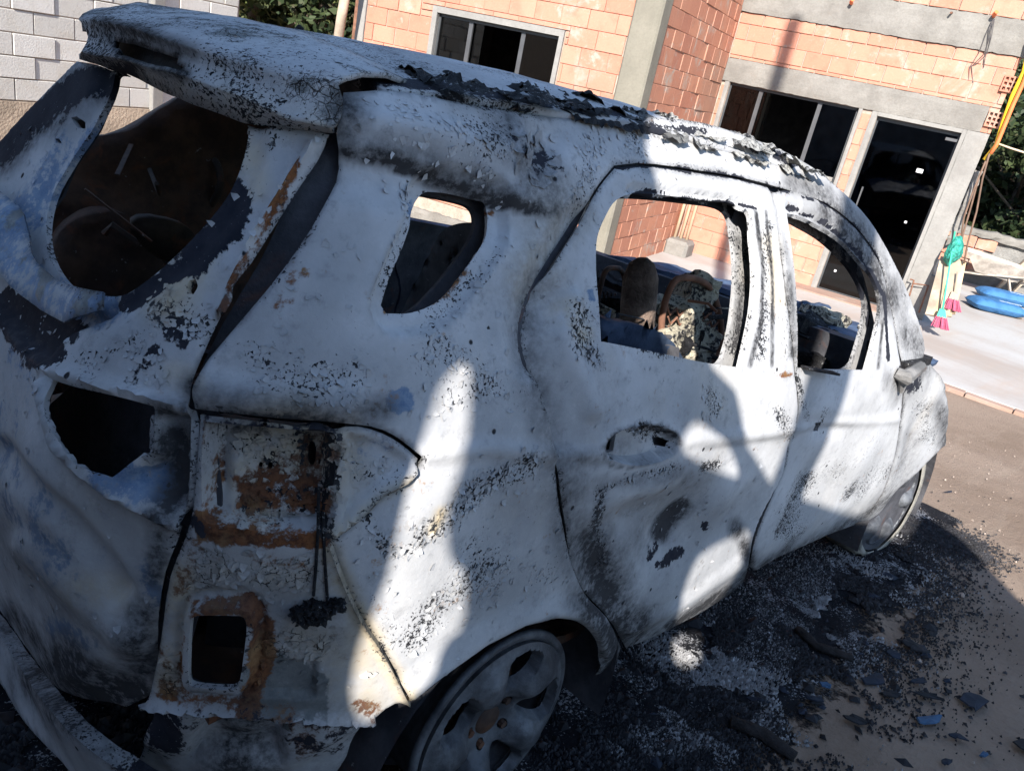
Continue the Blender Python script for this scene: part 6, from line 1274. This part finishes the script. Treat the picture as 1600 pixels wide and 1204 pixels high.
# crumbs of ash, char and glass
def crumbs(name, n, mat, size, flat, blobs, seed, dens=1.):
    rg = np.random.default_rng(seed); C_ = []
    for line, r, s in blobs:
        k = int(n * s * len(line) / 8); L = densify(on_ground(line), .05, False); c = L[rg.integers(0, len(L), k)]; Rm = r * np.linalg.norm(L.mean(0) - CW) / FPX; C_.append(c[:, :2] + rg.normal(0, Rm * .55, (k, 2)))
    C_ = np.concatenate(C_); cf = C_ @ MC[:2, :2]; keep = fbm(np.c_[C_, C_[:, 0] * 0], 3.2, 3, seed * 1.7) > (.02 if 'ash' in name else -.25); C_ = C_[keep]; m = len(C_)
    z0 = ground_z(C_[:, 0], C_[:, 1]); s = size * rg.lognormal(0, .5, m); a = rg.uniform(0, 6.28, m); el = rg.uniform(.35, 1, m); V = np.empty((m, 5, 3))
    for j in range(4):
        t = a + j * math.pi / 2 + rg.uniform(-.3, .3, m); q = s * (el if j % 2 else 1); V[:, j, 0] = C_[:, 0] + q * np.cos(t); V[:, j, 1] = C_[:, 1] + q * np.sin(t); V[:, j, 2] = z0 - .004
    V[:, 4, 0] = C_[:, 0]; V[:, 4, 1] = C_[:, 1]; V[:, 4, 2] = z0 + s * flat + .002
    b = np.arange(m)[:, None] * 5; F_ = np.concatenate([b + [0, 1, 4], b + [1, 2, 4], b + [2, 3, 4], b + [3, 0, 4]])
    return tag(link_mesh(name, mesh_data(name, V.reshape(-1, 3), F_), mat), kind='stuff')
ASHB = [([(1400, 850), (1250, 930), (1120, 1000), (1000, 1080), (900, 1190)], 120, 1.), ([(1350, 900), (1200, 1040), (1050, 1190)], 120, .7), ([(1420, 860), (1360, 1000), (1250, 1190)], 120, .22), ([(1430, 830), (1500, 845)], 55, .5)]
crumbs('char_crumbs', 60000, plain('char_bits', (.028, .028, .032), .7, .5, 30), .0042, .3, ASHB, 1)
crumbs('ash_flakes', 26000, plain('ash_bits', (.27, .27, .275), .9, .3, 40), .0031, .35, [ASHB[0], ([(1300, 930), (1260, 980), (1290, 1000)], 60, .9), ([(1080, 1010), (1150, 1040), (1000, 1150)], 110, 1.), ASHB[1]], 2)
crumbs('char_chunks', 500, M_SHARD[0], .016, .22, ASHB, 3)
crumbs('blue_chips', 160, M_SHARD[1], .016, .15, ASHB[1:3], 5)
crumbs('ground_grit', 900, plain('grit', (.36, .29, .24),   .9, .4, 30), .004, .4, [([(1560, 700), (1560, 900), (1500, 1100)], 260, 1.)], 6)
crumbs('ground_grit_dark', 800, M_SHARD[0], .0045, .4, [([(1500, 800), (1540, 950), (1500, 1150)], 200, 1.)], 7)
crumbs('rear_char', 16000, bpy.data.materials['char_bits'], .010, .5, [([(40, 1160), (120, 1190)], 260, 2.)], 8)

# ------------------------------------------------------------------ added shade casters behind the photographer, and the inferred utility pole
HS_ = np.array([math.cos(SUN_YAW), math.sin(SUN_YAW), 0]); US_ = np.array([-math.sin(SUN_YAW), math.cos(SUN_YAW), 0]); H0 = -2.75
TE = math.tan(SUN_EL)
def shade_pt(P): return np.stack([P @ US_, P[:, 2] + TE * (P @ HS_ - H0)], 1)
def on_body(uv): return at_off(uv, 0.) @ MC.T
SLIT = [(735, 560), (712, 575), (690, 600), (672, 660), (655, 705), (640, 760), (615, 880), (583, 960), (560, 1010), (545, 1100), (575, 1128), (610, 1110), (640, 1095), (680, 1060), (690, 1005), (725, 980), (730, 890), (700, 872), (697, 800), (712, 750), (728, 700), (735, 640)]  # outlines of sunlit patches, cut as gaps into the added shade sheet
GAP1 = [(1085, 655), (1063, 690), (1070, 712), (1130, 738), (1157, 748), (1150, 715), (1135, 690), (1105, 665)]
GAP2 = [(1176, 822), (1150, 835), (1100, 860), (1080, 890), (1062, 940), (1055, 985), (1100, 955), (1150, 920), (1166, 900), (1172, 880)]
GAP3 = [(1055, 990), (1100, 985), (1100, 1020), (1075, 1045), (1050, 1030)]
EDGE_L = shade_pt(on_body([(1012, 195), (1012, 240)])); EDGE_B = shade_pt(on_body([(1112, 572), (1150, 610), (1165, 690), (1205, 752), (1225, 712), (1236, 660)])); EDGE_C = shade_pt(on_body([(1285, 710), (1262, 778), (1300, 793), (1350, 808)])); EDGE_G = shade_pt(on_ground([(1440, 800), (1500, 840), (1560, 900), (1600, 940)]))
print('EDGE', EDGE_L.round(2).tolist(), EDGE_B.round(2).tolist(), EDGE_C.round(2).tolist(), EDGE_G.round(2).tolist())
ZT = 4.35
b0 = EDGE_B
out = [(3.4, -.2), (3.4, ZT - .3), (1.2, ZT), (EDGE_L[0, 0] + .05, ZT), tuple(EDGE_L[0]), tuple(EDGE_L[1]), *map(tuple, EDGE_B[:4])]
pole_u = (EDGE_B[4:6, 0].mean() + EDGE_C[:2, 0].mean()) / 2; pole_w = abs(EDGE_B[4:6, 0].mean() - EDGE_C[:2, 0].mean())
zr_ = EDGE_C[1:, 1].mean()
out += [(pole_u + .02, EDGE_B[3, 1] - .03), (pole_u - .04, zr_ - .03), *map(tuple, EDGE_C[1:]), (EDGE_G[0, 0] + .2, EDGE_C[3, 1] + .05), *map(tuple, EDGE_G), (EDGE_G[3, 0] - .5, EDGE_G[3, 1] - .6), (EDGE_G[3, 0] - .7, 1.5), (EDGE_G[3, 0] - .7, -.2)]
scr = tag(empty('shade_screen', tuple(HS_ * H0)), 'added unseen shade screen with cut gaps, on posts behind the photographer', 'screen')  # made-up screen, its outline shaped to throw the shade on the car
hs = [shade_pt(on_body(SLIT)), shade_pt(on_body(GAP1)), shade_pt(on_body(GAP2)), shade_pt(on_ground(GAP3))]
v, f, *_ = triangulate(np.array(out), [smooth_poly(h, 1) for h in hs], .08)
V = v[:, :1] * US_ + np.array([0, 0, 1.]) * v[:, 1:] + HS_ * (.0 * np.sin(v[:, :1] * 5))
so_ = link_mesh('shade_sheet', mesh_data('shade_sheet', V, f), plain('shade_sheet_fabric', (.30, .32, .35), .9, .3, 4), scr); md = so_.modifiers.new('thickness', 'SOLIDIFY'); md.thickness = .006
for u in (3.2, 1.9, .6, EDGE_G[3, 0] - .6): MB().obox(US_ * u - HS_ * .06, US_ * u - HS_ * .06 + np.array([0, 0, ZT - .5 if u > 0 else 2.6]), .08, .08).build('post', M_WOODG, scr)  # posts of the added shade screen
up = tag(empty('utility_pole', tuple(HS_ * (H0 - .35) + US_ * pole_u)), 'tall round utility pole behind the photographer', 'pole')
MB().tube([(0, 0, -.3), (0, 0, 10.5)], [max(.07, pole_w * .5)] * 2, 16).build('shaft', M_COLUMN, up, True)
MB().box((-.14, -.14, -.3), (.14, .14, .02)).build('base_block', M_PLASTER, up)

sh = tag(empty('shade_shed', (-8.4, 1.2, -.1), (0, 0, .15)), 'added unseen timber shed behind the car, dimming the light on its rear', 'shed')  # made-up shed, put there to block sky light from behind
m = MB()
for i in range(34): m.box((1.7, -3.4 + i * .2, 0), (1.724, -3.4 + i * .2 + .192, 2.2))
tag(m.build('shade_shed_boards', M_WOODG, sh), kind='stuff'); MB().box((-1.6, -3.4, 0), (1.69, 3.4, 2.18)).build('shade_shed_body', M_WOODG, sh); MB().box((-1.8, -3.6, 2.205), (2.0, 3.6, 2.30)).build('roof', M_ALU, sh)
